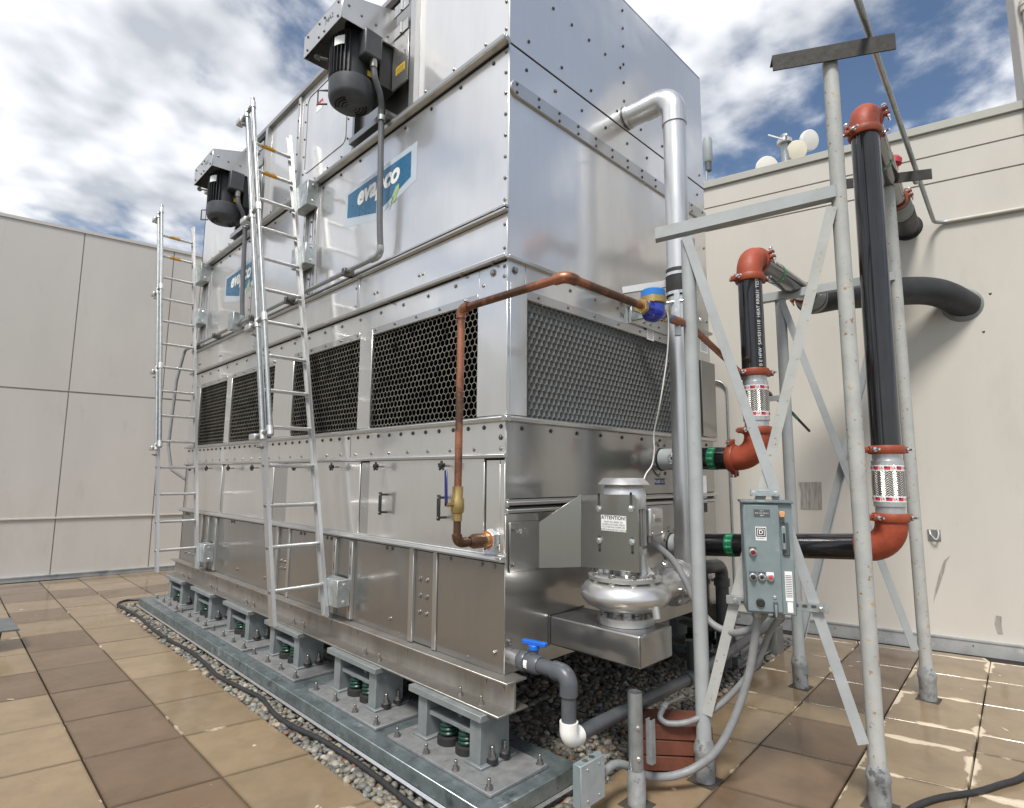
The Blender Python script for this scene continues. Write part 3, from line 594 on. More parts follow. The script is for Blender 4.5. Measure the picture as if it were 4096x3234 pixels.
# ---- left face: access doors
dr = [(0.19, 1.65), (1.79, 3.26), (3.60, 5.10), (5.20, 6.60)]
for k, (a, b) in enumerate(dr):
    d = LF('access_door', a+0.006, b-0.006, 1.40, 2.012, -0.012, 0.035)
    ks = {0: (0.55, 1.41), 1: (2.15, 2.92), 2: (4.0, 4.75), 3: (5.55, 6.25)}[k]
    for y in ks:
        m = MB(); m.cyl((-0.10, y, 1.965), (-0.02, y, 1.965), 0.008, 8); kn = obj('door_knob', m, 'bolt_steel', d)
        m = MB(); m.cyl((-0.115, y, 1.965), (-0.08, y, 1.965), 0.018, 10)
        for q in range(5): t_ = 2*PI*q/5+0.3; m.tube([(-0.0975, y, 1.965), (-0.0975, y+0.036*math.cos(t_), 1.965+0.036*math.sin(t_))], [0.012, 0.008], 8)
        obj('knob_grip', m, 'black_rubber', kn)
    for y in ((0.60, 1.36) if k == 0 else ()):
        m = MB(); m.bx(-0.085, -0.068, y-0.014, y+0.014, 1.58, 1.76)
        for z in (1.60, 1.74): m.cyl((-0.07, y, z), (-0.01, y, z), 0.010, 8)
        h = obj('door_handle', m, 'black_rubber', d, bevel=0.003); bolts(h, [(-0.085, y, z) for z in (1.60, 1.74)], (-1, 0, 0), 0.006, 'dome', 'zinc_bolt', 'screw')
for a, b, x in ((0.0, 0.045, -0.006), (0.053, 0.186, 0.0), (1.652, 1.788, -0.004), (3.262, 3.598, -0.004), (5.102, 5.198, -0.004), (6.602, L, 0.0)): LF('door_post', a, b, 1.40, 2.012, x, 0.045, 'stainless_trim' if a > 1 else 'stainless')
obj('door_backing', MB().bx(0.03, 0.05, 0.02, L-0.02, 1.39, 2.03), 'dark_inside', T)
lip('band_ledge', [(0, 2.012), (0.034, 2.016), (0.036, 2.036), (0.0, 2.046)], -0.015, L+0.01)
# ---- left face: band under the louvres
p = LF('louvre_band', -0.006, L, 2.046, 2.252, -0.004, 0.05)
bolts(p, [(-0.004, y, 2.222) for y in frange(0.045, L-0.1, 0.165)], (-1, 0, 0), 0.011, mat='bolt_dark')
bolts(p, [(-0.004, y, 2.075) for y in frange(0.045, L-0.1, 0.27)], (-1, 0, 0), 0.010)
bolts(p, [(-0.004, 0.045, 2.15)], (-1, 0, 0), 0.013, mat='bolt_dark')
LF('band_seam', 1.99, 1.996, 2.05, 2.25, -0.0045, 0.01, 'dark_inside', 0)
lip('louvre_sill', [(0, 2.250), (0.042, 2.256), (0.046, 2.280), (0.030, 2.292), (0, 2.296)], -0.046, L+0.02)
# ---- honeycomb louvres
def honeycomb(name, o, ux, uz, nrm, w, h, s, depth, tilt, mwall, medge, parent):
    """hexagonal cells: a pale front rim and the cell walls running inwards, as one piece"""
    o, ux, uz, nrm = map(Vector, (o, ux, uz, nrm)); inn = -nrm*depth+tilt; rim = MB(); wal = MB()
    dx = s*math.sqrt(3); dz = s*1.5; nx = int(w/dx)+2; nz = int(h/dz)+2; t = 0.0024
    for j in range(-1, nz):
        for i in range(-1, nx):
            cx = (i+0.5*(j % 2))*dx; cz = j*dz
            ho = []; hi = []
            for k in range(6):
                a = PI/6+k*PI/3
                for lst, r in ((ho, s), (hi, s-t)): lst.append((min(max(cx+r*math.cos(a), 0), w), min(max(cz+r*math.sin(a), 0), h)))
            if max(q[0] for q in ho)-min(q[0] for q in ho) < 0.004 or max(q[1] for q in ho)-min(q[1] for q in ho) < 0.004: continue
            Po = [o+ux*x+uz*z for x, z in ho]; Pi = [o+ux*x+uz*z for x, z in hi]
            rim.add(Po+Pi, [(k, (k+1) % 6, (k+1) % 6+6, k+6) for k in range(6)])
            wal.add(Pi+[p_+inn for p_ in Pi], [(k, (k+1) % 6, (k+1) % 6+6, k+6) for k in range(6)])
    h_ = obj(name, wal, mwall, parent, angle=20); h_['kind'] = 'stuff'
    r_o = obj('honeycomb_edge', rim, medge, h_); r_o['kind'] = 'stuff'
    return h_
ops = [(0.28, 1.68), (1.89, 3.25), (3.74, 5.07), (5.25, 6.33)]
for a, b in ops:
    honeycomb('honeycomb_louvre', (0.006, b, 2.294), (0, -1, 0), (0, 0, 1), (-1, 0, 0), b-a, 3.12-2.294, 0.0305, 0.10, Vector((0, 0.05, -0.02)), 'motor_black', 'louvre_edge', T)  # black cell walls: the unlit depth of the cells is put into the colour
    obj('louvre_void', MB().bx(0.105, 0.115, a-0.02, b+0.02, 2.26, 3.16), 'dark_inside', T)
LF('corner_cover', -0.018, 0.278, 2.298, 3.20, -0.016, 0.03)
for a, b in ((1.682, 1.888), (3.252, 3.738), (5.072, 5.248), (6.332, L)): LF('louvre_post', a, b, 2.298, 3.17, -0.010, 0.04)
p = LF('louvre_header', 0.285, L, 3.118, 3.365, 0.0, 0.06)
for a, b in ops: obj('header_flange', MB().bx(-0.014, 0.0, a+0.004, b-0.004, 3.118, 3.178), 'stainless_trim', p, bevel=0.002)
bolts(p, [(0, y, 3.30) for y in frange(0.55, L-0.1, 0.34)], (-1, 0, 0), 0.011); bolts(p, [(-0.014 if any(a < y < b for a, b in ops) else -0.01, y, 3.155) for y in frange(0.42, L-0.3, 0.30)], (-1, 0, 0), 0.010)
p = LF('header_corner', -0.002, 0.284, 3.20, 3.365, 0.0, 0.05); bolts(p, [(0, 0.14, 3.30)], (-1, 0, 0), 0.019); bolts(p, [(0, 0.03, 3.32), (0, 0.03, 3.25), (0, 0.24, 3.23)], (-1, 0, 0), 0.010)
lip('coil_ledge', [(0, 3.362), (0.048, 3.364), (0.050, 3.388), (0.046, 3.390), (0.042, 3.372), (0, 3.374)], -0.02, L+0.01)
bolts(T, [(-0.03, y, 3.352) for y in (0.12, 0.45, 1.4, 2.5, 3.3, 4.4, 5.4, 6.3)], (0, 0, -1), 0.010, 'hex', 'bolt_dark')
# ---- coil section and its ledges
for a, b in ((0.0, 1.94), (1.98, 4.36), (4.40, L)):
    p = LF('drip_panel', a, b, 3.376, 3.70, 0.0, 0.05); bolts(p, [(0, y+d, 3.50) for y in ((a+b)/2, b-0.3) for d in (0, 0.05)], (-1, 0, 0), 0.010); bolts(p, [(0, a+0.03, z) for z in (3.45, 3.62)], (-1, 0, 0), 0.009)
for y in (1.96, 4.38): LF('drip_rib', y-0.02, y+0.02, 3.376, 3.70, -0.012, 0.03, 'stainless_trim')
for z in (3.702, 3.728): lip('coil_flange', [(0, z), (0.045, z), (0.045, z+0.016), (0, z+0.020)], -0.012, L+0.01)
cps = [(0.0, 2.985), (3.0, 4.62), (4.64, L)]
for a, b in cps:
    p = LF('coil_panel', a+0.002, b-0.002, 3.752, 4.965, 0.0, 0.05)
    bolts(p, [(0, a+0.03, z) for z in frange(3.80, 4.92, 0.16)], (-1, 0, 0), 0.010); bolts(p, [(0, y, 4.90) for y in frange(a+0.16, b-0.2, 0.38)], (-1, 0, 0), 0.011, mat='bolt_dark')
lip('deck_ledge', [(0, 4.962), (0.060, 4.966), (0.072, 4.985), (0.072, 5.002), (0.055, 5.004), (0.052, 4.986), (0, 4.990)], -0.02, L+0.01)
lip('deck_flange', [(0, 5.008), (0.03, 5.008), (0.03, 5.024), (0, 5.03)], 0.0, L)
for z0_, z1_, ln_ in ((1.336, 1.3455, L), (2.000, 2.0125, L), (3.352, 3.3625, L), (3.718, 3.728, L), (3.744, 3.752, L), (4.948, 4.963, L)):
    obj('shadow_gap_strip', MB().bx(-0.006, 0.001, 0.006, ln_, z0_, z1_), 'dark_inside', T)  # thin dark strips painting in the shadow gaps along the ledges
# ---- plenum
for a, b in ((0.0, 1.10), (2.17, 3.40), (3.46, 4.27), (5.34, L)):
    p = LF('plenum_panel', a, b, 5.032, 6.245, 0.0, 0.05)
    bolts(p, [(0, a+0.03, z) for z in frange(5.10, 6.2, 0.22)], (-1, 0, 0), 0.010); bolts(p, [(0, y, 5.10) for y in frange(a+0.25, b-0.1, 0.35)], (-1, 0, 0), 0.010)
for a in (1.10, 4.27):
    obj('bay_post', MB().prism([(0.02, a, 5.02), (-0.055, a, 5.02), (-0.055, a+0.07, 5.02), (-0.045, a+0.07, 5.02), (-0.045, a+0.012, 5.02), (0.02, a+0.012, 5.02)], (0, 0, 1.22)), 'stainless_trim', T)
    obj('bay_post', MB().bx(-0.03, 0.02, a+1.03, a+1.07, 5.02, 6.245), 'stainless_matt', T); LF('bay_back', a+0.012, a+1.03, 5.032, 6.245, 0.02, 0.03, 'stainless_matt')
    dpn = LF('bay_door', a+0.085, a+0.33, 5.29, 5.755, -0.062, 0.02, 'stainless_trim'); LF('bay_gap', a+0.02, a+0.083, 5.25, 5.78, -0.02, 0.02, 'dark_inside', 0)
    m = MB(); m.sheet(txt('74A2', 0.075), (-0.0635, a+0.20, 5.56), (0, -1, 0), (0, 0, 1)); obj('stamped_number', m, 'grey_print', dpn)
    m = MB(); m.quad((-0.0635, a+0.20, 5.44), (0, -1, 0), (0, 0, 1), 0.14, 0.075); yl = obj('warning_label', m, 'label_yellow', dpn)
    m = MB(); [m.quad((-0.0645, a+0.20, 5.455-0.02*q), (0, -1, 0), (0, 0, 1), 0.11, 0.006) for q in range(3)]; obj('label_print', m, 'grey_print', yl)
    [obj('hinge', MB().cyl((-0.075, a+0.19, z), (-0.075, a+0.19, z+0.10), 0.012, 8).bx(-0.07, -0.06, a+0.09, a+0.31, z, z+0.10), 'stainless_trim', T) for z in (5.77, 5.99)]
    obj('base_rail', MB().bx(-0.10, 0.02, a+0.35, a+1.0, 5.05, 5.11), 'stainless_matt', T, bevel=0.003)
for y in (3.43,): 
    p = LF('plenum_rib', y-0.03, y+0.03, 5.032, 6.245, -0.03, 0.05, 'stainless_trim'); bolts(p, [(-0.03, y, z) for z in frange(5.12, 6.15, 0.2)], (-1, 0, 0), 0.009, mat='bolt_dark')
# rounded access door in the plenum: its seam and its screws
m = MB(); rp_ = []
for cy, cz, a0 in ((2.42, 6.08, 0), (3.20, 6.08, PI/2), (3.20, 5.30, PI), (2.42, 5.30, 1.5*PI)):
    for q in range(6): t_ = a0+PI/2*q/5; rp_.append((-0.003, cy-0.07*math.cos(t_), cz+0.07*math.sin(t_)))
rp_.append(rp_[0]); m.tube(rp_, 0.004, 6, caps=False); ad = obj('plenum_door_seam', m, 'stainless_matt', T); bolts(ad, [(0, y, z) for y in (2.31, 3.31) for z in frange(5.25, 6.1, 0.21)], (-1, 0, 0), 0.009, mat='bolt_dark')
m = MB(); m.quad((-0.002, 2.98, 5.93), (0, -1, 0), (0, 0, 1), 0.15, 0.11); wl_ = obj('warning_sticker', m, 'white_sticker', ad); m = MB(); m.quad((-0.003, 2.98, 5.97), (0, -1, 0), (0, 0, 1), 0.15, 0.035); obj('sticker_band', m, 'label_red', wl_)
lip('roof_flange', [(0, 6.245), (0.045, 6.250), (0.045, 6.300), (0, 6.310)], 0.0, L, 'stainless_matt')
obj('plenum_roof', MB().bx(0.0, W, 0.0, L, 6.262, 6.285), 'stainless_matt', T)
# ---- right face
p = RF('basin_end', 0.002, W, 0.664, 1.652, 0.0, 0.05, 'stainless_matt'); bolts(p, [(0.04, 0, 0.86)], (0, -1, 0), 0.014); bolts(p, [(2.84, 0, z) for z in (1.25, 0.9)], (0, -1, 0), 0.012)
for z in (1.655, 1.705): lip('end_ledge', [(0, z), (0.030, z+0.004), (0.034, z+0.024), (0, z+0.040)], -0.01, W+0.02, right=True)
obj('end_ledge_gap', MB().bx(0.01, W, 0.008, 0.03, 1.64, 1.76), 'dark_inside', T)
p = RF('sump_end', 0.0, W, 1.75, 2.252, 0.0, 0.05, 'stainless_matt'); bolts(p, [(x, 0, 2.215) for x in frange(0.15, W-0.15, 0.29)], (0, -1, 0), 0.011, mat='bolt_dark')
lip('end_sill', [(0, 2.250), (0.042, 2.256), (0.046, 2.280), (0.030, 2.292), (0, 2.296)], -0.046, W+0.02, right=True)
honeycomb('honeycomb_louvre', (0.18, 0.006, 2.294), (1, 0, 0), (0, 0, 1), (0, -1, 0), 2.50, 3.12-2.294, 0.0305, 0.05, Vector((-0.045, 0, -0.022)), 'louvre_lit_grey', 'louvre_lit_grey', T)  # same cells and backing in grey, the light on them put into the colour
obj('louvre_void', MB().bx(0.15, 2.75, 0.058, 0.07, 2.26, 3.16), 'louvre_lit_grey', T)
RF('corner_cover', 0.0145, 0.178, 2.298, 3.20, -0.018, 0.03); RF('end_cover', 2.69, W+0.03, 2.298, 3.06, -0.035, 0.03, 'stainless_matt'); RF('end_post', 2.683, W, 3.062, 3.365, 0.0, 0.03)
p = RF('end_header', 0.18, 2.68, 3.118, 3.365, 0.0, 0.06); obj('header_flange', MB().bx(0.18, 2.68, -0.014, 0.0, 3.118, 3.185), 'stainless_trim', p, bevel=0.002)
bolts(p, [(x, 0, 3.30) for x in frange(0.36, 2.55, 0.31)], (0, -1, 0), 0.010); bolts(p, [(x, -0.014, 3.155) for x in frange(0.30, 2.6, 0.33)], (0, -1, 0), 0.009)
p = RF('header_corner', 0.0, 0.178, 3.20, 3.365, 0.0, 0.05); bolts(p, [(0.07, 0, 3.30)], (0, -1, 0), 0.019)
p = RF('inspection_cover', 1.46, 2.20, 3.20, 3.35, -0.03, 0.03, 'stainless_trim', 0.004); bolts(p, [(x, -0.03, 3.245) for x in (1.66, 1.76, 1.90)], (0, -1, 0), 0.011)
for s, x, z in (('74', 1.36, 3.245), ('74', 1.70, 3.372)):
    m = MB(); m.sheet(txt(s, 0.06), (x, -0.0015 if z < 3.3 else -0.002, z if z < 3.3 else 3.335), (1, 0, 0), (0, 0, 1)); obj('stamped_number', m, 'black_print', T)
lip('end_coil_ledge', [(0, 3.362), (0.032, 3.364), (0.036, 3.386), (0, 3.392)], -0.012, W+0.01, right=True)
RF('end_coil_panel', 0.0, W, 3.394, 4.975, 0.0, 0.05)
st_ = obj('end_strip', MB().prism([(0.0, 0, 4.655), (0.035, 0, 4.70), (W-0.02, 0, 4.70), (W, 0, 4.66), (W-0.02, 0, 4.585), (0.05, 0, 4.585), (0.0, 0, 4.625)], (0, -0.022, 0)), 'stainless_trim', T, bevel=0.004)
bolts(st_, [(x, -0.022, z) for x in frange(0.06, W-0.1, 0.235) for z in (4.675, 4.612)], (0, -1, 0), 0.009, mat='bolt_dark')
obj('deck_seam', MB().bx(0.002, W, 0.003, 0.02, 4.974, 4.992), 'dark_inside', T)
p = RF('end_plenum_panel', 0.0, W, 4.990, 6.262, -0.002, 0.05)
bolts(p, [(x, -0.002, 5.10) for x in frange(0.20, W-0.1, 0.36)], (0, -1, 0), 0.010, mat='bolt_dark'); bolts(p, [(x, -0.002, 5.55+0.0*x) for x in frange(0.25, 1.4, 0.22)], (0, -1, 0), 0.010, mat='bolt_dark')
bolts(p, [(1.45, -0.002, z) for z in frange(5.25, 6.15, 0.2)], (0, -1, 0), 0.010, mat='bolt_dark'); bolts(p, [(x, -0.002, 4.86+0.0) for x in (0.5,)], (0, -1, 0), 0.01)
bolts(T, [(x, 0, 4.86) for x in frange(0.18, 2.8, 0.33)], (0, -1, 0), 0.010, 'hex', 'bolt_dark'); bolts(T, [(W-0.05, 0, z) for z in (4.3, 3.9, 3.5)], (0, -1, 0), 0.010)
# other two faces and the corner edge
obj('far_face', MB().bx(0.0, W, L-0.03, L, 0.664, 6.262), 'stainless', T); obj('rear_face', MB().bx(W-0.03, W, 0.05, L-0.03, 0.664, 6.262), 'stainless', T)
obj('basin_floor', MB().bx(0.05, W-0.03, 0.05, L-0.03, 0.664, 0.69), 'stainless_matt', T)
# sump box under the pump
m = MB().bx(0.425, 0.80, -0.715, 0.0, 0.765, 0.955); sb = obj('sump_box', m, 'stainless_matt', T, bevel=0.012, seg=2)
m = MB(); m.tube([(0.42, -0.004, 0.76), (0.42, -0.004, 0.96), (0.80, -0.004, 0.96)], 0.006, 6); obj('weld_bead', m, 'bolt_dark', sb); obj('weld_bead', MB().tube([(0.425, -0.715, 0.772), (0.425, -0.715, 0.948)], 0.0045, 6), 'bolt_dark', sb)
# pump bracket: flange, wedge and slotted plate
m = MB(); m.bx(0.03, 0.31, -0.012, -0.002, 1.28, 1.60); bk = obj('bracket_flange', m, 'stainless_matt', T, bevel=0.002); bolts(bk, [(0.06, -0.012, z) for z in (1.56, 1.33)], (0, -1, 0), 0.014)
m = MB(); A, B = Vector((0.31, -0.006, 0)), Vector((0.50, -0.222, 0)); hz = Vector((0.008, 0.007, 0))
m.prism([A+Z_*1.28, B+Z_*1.293, B+Z_*1.775, A+Z_*1.585], hz); obj('bracket_wedge', m, 'stainless_matt', bk, bevel=0.002)
m = MB().prism([(0.50, -0.222, 1.293), (0.50, -0.672, 1.31), (0.50, -0.672, 1.755), (0.50, -0.645, 1.785), (0.50, -0.222, 1.775)], (0.008, 0, 0)); bp_ = obj('bracket_plate', m, 'stainless_matt', bk, bevel=0.002)
sl_ = [(-0.372, 1.735), (-0.621, 1.747), (-0.374, 1.46), (-0.625, 1.47)]
for y, z in sl_:
    m = MB(); m.bx(0.4985, 0.5005, y-0.009, y+0.009, z-0.045, z+0.045); m.cyl((0.4985, y, z+0.045), (0.5005, y, z+0.045), 0.009, 10); m.cyl((0.4985, y, z-0.045), (0.5005, y, z-0.045), 0.009, 10); obj('slot', m, 'bolt_dark', bp_)
bolts(bp_, [(0.4985, y, z) for y, z in ((-0.372, 1.686), (-0.621, 1.698), (-0.373, 1.481), (-0.623, 1.493))], (-1, 0, 0), 0.015, mat='zinc_bolt')
m = MB().quad((0.4985, -0.486, 1.598), (0, -1, 0), (0, 0, 1), 0.195, 0.100); ls = obj('attention_label', m, 'white_sticker', bp_)
m = MB(); m.sheet(txt('ATTENTION!', 0.032, bold=0.0006), (0.4975, -0.486, 1.632), (0, -1, 0), (0, 0, 1))
for q, s in enumerate(('MUST FILL BASIN TO', 'OVERFLOW LEVEL PRIOR', 'TO STARTING PUMPS OR', 'PUMP DAMAGE MAY OCCUR')): m.sheet(txt(s, 0.0155), (0.4975, -0.486, 1.605-0.0165*q), (0, -1, 0), (0, 0, 1))
obj('label_print', m, 'black_print', ls)
# small signs on the right face
m = MB().quad((1.905, -0.0015, 1.855), (1, 0, 0), (0, 0, 1), 0.17, 0.055); q_ = obj('fluid_sign', m, 'label_blue', T); m = MB().sheet(txt('FLUID OUT', 0.036), (1.905, -0.0025, 1.855), (1, 0, 0), (0, 0, 1)); obj('sign_print', m, 'white_print', q_)
m = MB().quad((1.78, -0.0155, 3.165), (1, 0, 0), (0, 0, 1), 0.12, 0.12); q_ = obj('notice_sticker', m, 'white_sticker', T)
m = MB(); [m.quad((1.78, -0.0165, 3.205-0.016*k), (1, 0, 0), (0, 0, 1), 0.09-0.01*(k % 3), 0.004) for k in range(6)]; obj('sticker_print', m, 'grey_print', q_)
m = MB().quad((2.83, -0.0015, 3.24), (1, 0, 0), (0, 0, 1), 0.17, 0.16); q_ = obj('notice_sticker', m, 'white_sticker', T); m = MB(); m.sheet(txt('IMPORTANT NOTICE', 0.016), (2.83, -0.0025, 3.30), (1, 0, 0), (0, 0, 1)); [m.quad((2.83, -0.0025, 3.27-0.017*k), (1, 0, 0), (0, 0, 1), 0.13, 0.005) for k in range(6)]; obj('sticker_print', m, 'grey_print', q_)
for z, mt, h in ((1.78, 'white_sticker', 0.26), (1.60, 'black_print', 0.09)):
    m = MB().quad((2.72, -0.0015, z), (1, 0, 0), (0, 0, 1), 0.13, h); obj('data_plate', m, mt, T)
m = MB().quad((2.80, -0.0015, 0.98), (1, 0, 0), (0, 0, 1), 0.09, 0.12); obj('data_plate', m, 'white_sticker', T)
# maker's sign, twice
def logo(y, z):
    def pl(pts, dx): return [(-dx, y-a, z+b) for a, b in pts]
    m = MB(); P_ = pl([(-0.575, 0.155), (0.62, 0.20), (0.62, -0.145), (-0.02, -0.30), (-0.575, -0.195)], 0.0012); m.add(P_, [(0, 1, 2, 3, 4)][::1]); o = obj('maker_sign', m, 'sticker_film', T)
    m = MB(); m.add(pl([(-0.53, 0.125), (0.535, 0.145), (0.535, -0.09), (0.045, -0.235), (0.045, 0.02), (0.0, 0.02), (0.0, -0.235), (-0.53, -0.115)], 0.0020), [(7, 6, 5, 0), (5, 4, 1, 0), (4, 3, 2, 1)]); obj('sign_field', m, 'logo_blue', o)
    m = MB(); m.sheet(txt('evapco', 0.25, shear=0.22, bold=0.010), (-0.0028, y-0.0, z+0.03), (0, -1, 0), (0, 0, 1)); obj('sign_lettering', m, 'white_print', o)
    m = MB(); m.add([(-0.0034, y-0.245, z-0.225)]+[(-0.0034, y-a, z+b) for a, b in ((0.28, -0.235), (0.325, -0.215), (0.335, -0.17), (0.365, -0.135), (0.365, -0.085), (0.315, -0.095), (0.29, -0.125), (0.265, -0.16), (0.25, -0.195))], [tuple(range(10))]); m.add([(-0.0034, y-0.215, z-0.275), (-0.0034, y-0.222, z-0.28), (-0.0034, y-0.285, z-0.18), (-0.0034, y-0.275, z-0.175)], [(0, 1, 2, 3)]); obj('sign_leaf', m, 'leaf_green', o)
logo(1.715, 4.50); logo(5.05, 4.46)
# slotted ladder channels on the left face
for dy in (0.0, 3.40):
    for (y0, y1, z0, z1) in ((2.87, 3.13, 3.752, 4.962), (1.87, 2.16, 0.68, 1.33)):
        for y in (y0, y1):
            c_ = obj('ladder_channel', MB().bx(-0.03, 0.0, y+dy-0.028, y+dy+0.028, z0, z1), 'stainless_trim', T, bevel=0.002)
            for z in frange(z0+0.09, z1-0.09, 0.14): obj('slot', MB().bx(-0.0308, -0.0296, y+dy-0.006, y+dy+0.006, z-0.03, z+0.03), 'bolt_dark', c_)

# support beams under the long sides
def beam(x, s, label, y0=-0.115, y1=6.86):
    b = thing('base_beam', label, 'beam', (x, 3.3, 0.482), 'tower base beams')
    obj('top_flange', MB().bx(x-0.085*s, x+0.09*s, y0, y1, 0.650, 0.6625), 'bare_steel_beam', b, bevel=0.002); obj('web', MB().bx(x-0.018*s, x-0.004*s, y0+0.003, y1, 0.494, 0.650), 'bare_steel_beam', b); bf = obj('bottom_flange', MB().bx(x-0.155*s, x+0.10*s, y0, y1, 0.481, 0.494), 'bare_steel_beam', b, bevel=0.002)
    if s > 0:
        bolts(b, [(x-0.06, y, 0.650) for y in (-0.06, 0.10, 0.95, 1.65, 2.1, 2.9, 3.6, 4.3, 5.0, 5.7, 6.4)], (0, 0, -1), 0.011, 'stud', 'bolt_steel')
        bolts(bf, [(x-0.095, y+d, 0.494) for y in (0.10, 1.26, 2.54, 3.71, 4.86, 5.97) for d in (0.0, 0.20)], (0, 0, 1), 0.0125, 'stud', 'bolt_steel')
beam(-0.005, 1, 'weathered steel beam under the ladder side of the tower'); beam(2.99, -1, 'weathered steel beam under the pipe side of the tower')

# sheet-metal covered roof curbs
def curb(x0, x1, y0, y1, label):
    c = thing('equipment_curb', label, 'curb', ((x0+x1)/2, (y0+y1)/2, 0), 'roof curbs under the tower'); obj('curb_core', MB().bx(x0+0.025, x1-0.025, y0+0.025, y1-0.025, -0.05, 0.135), 'concrete_grey', c)
    obj('cap_sheet', MB().bx(x0, x1, y0, y1, 0.055, 0.15), 'galvanised_sheet', c, bevel=0.004)
    m = MB()
    for a, b, d in (((x0, y0), (x0, y1), (-1, 0)), ((x0, y0), (x1, y0), (0, -1)), ((x1, y0), (x1, y1), (1, 0))):
        p0, p1 = Vector((*a, 0.050)), Vector((*b, 0.050)); dd = Vector((*d, 0)); m.prism([p0, p1, p1+dd*0.014-Z_*0.012, p0+dd*0.014-Z_*0.012], (0, 0, 0.004))
    obj('drip_edge', m, 'zinc_bolt', c)
curb(-0.43, 0.325, -0.325, 6.95, 'long galvanised roof curb along the gravel strip'); curb(3.12, 3.92, -0.10, 4.9, 'short galvanised roof curb seen beyond the dark gap under the tower')

# spring isolators
def isolator(label, y0, x=0.0, s=1):
    I = thing('spring_isolator', label, 'vibration isolator', (x, y0, 0.15), 'spring isolators under the tower')
    def B(*a): 
        m = MB(); x0, x1, ya, yb, za, zb = a; return m.bx(x+s*x0, x+s*x1, y0+ya, y0+yb, za, zb)
    bp2 = obj('base_plate', B(-0.32, 0.16, -0.25, 0.765, 0.151, 0.170), 'isolator_plate', I, bevel=0.003)
    for ya, yb in ((0.0, 0.10), (0.535, 0.63)):
        obj('foot_plate', B(-0.19, 0.11, ya-0.03, yb+0.035, 0.170, 0.186), 'isolator_grey', I, bevel=0.003)
        m = MB(); wx = lambda q: x+s*q
        m.bx(wx(-0.17), wx(-0.155), y0+ya, y0+yb, 0.186, 0.44); m.bx(wx(-0.155), wx(0.07), y0+(ya if ya < 0.3 else ya), y0+(ya if ya < 0.3 else ya)+0.014, 0.186, 0.44); m.bx(wx(0.055), wx(0.07), y0+ya+0.014, y0+yb, 0.186, 0.44); m.bx(wx(-0.155), wx(0.055), y0+yb-0.014, y0+yb, 0.186, 0.44); obj('housing_post', m, 'isolator_grey', I, bevel=0.002)
    obj('top_plate', B(-0.205, 0.135, -0.035, 0.70, 0.44, 0.480), 'isolator_grey', I, bevel=0.003); obj('spring_plate', B(-0.155, 0.06, 0.115, 0.525, 0.325, 0.350), 'isolator_grey', I, bevel=0.002)
    for yy in (0.215, 0.40):
        c = (x-s*0.085, y0+yy); 
        obj('rubber_cup', MB().lathe([(0.078, 0), (0.078, 0.045), (0.07, 0.05)], (*c, 0.1705)), 'black_rubber', I)
        pts = [(c[0]+0.050*math.cos(t), c[1]+0.050*math.sin(t), 0.222+0.082*t/(2*PI*3.2)) for t in np.linspace(0, 2*PI*3.2, 54)]
        obj('coil_spring', MB().tube(pts, 0.0125, 8), 'green_spring', I); obj('spring_cap', MB().lathe([(0.052, 0), (0.062, 0.012), (0.062, 0.022)], (*c, 0.303)), 'isolator_grey', I)
    m = MB(); m.cyl((x-s*0.06, y0+0.31, 0.35), (x-s*0.06, y0+0.31, 0.44), 0.014, 10); m.lathe([(0.028, 0), (0.028, 0.028)], (x-s*0.06, y0+0.31, 0.35), n=6); obj('adjusting_bolt', m, 'bolt_steel', I)
    bolts(bp2, [(x-s*0.285, y0+q, 0.170) for q in (-0.20, 0.09, 0.38, 0.70)]+[(x+s*0.125, y0-0.21, 0.170)], (0, 0, 1), 0.014, 'stud', 'bolt_steel', 'anchor_bolt')
    for q in (-0.09, 0.015):
        m = MB(); m.lathe([(0.034, 0), (0.034, 0.022)], (x+s*q, y0-0.018, 0.187), n=14); m2 = obj('grommet', m, 'black_rubber', I); bolts(m2, [(x+s*q, y0-0.018, 0.209)], (0, 0, 1), 0.017, 'stud', 'bolt_steel', 'nut')
wh = ['nearest grey spring isolator beneath the near tower corner', 'second grey spring isolator from the near tower corner', 'third grey spring isolator from the near corner, right of the ladder foot', 'fourth grey spring isolator from the near corner', 'fifth grey spring isolator from the near corner', 'farthest grey spring isolator at the far curb end']
for k, y in enumerate((0.023, 1.18, 2.46, 3.62, 4.78, 5.90)): isolator(wh[k], y)
isolator('grey spring isolator under the pipe side, nearest the building wall', 0.05, 3.35, 1); isolator('grey spring isolator under the pipe side, farther behind the drain pipe', 1.25, 3.35, 1)

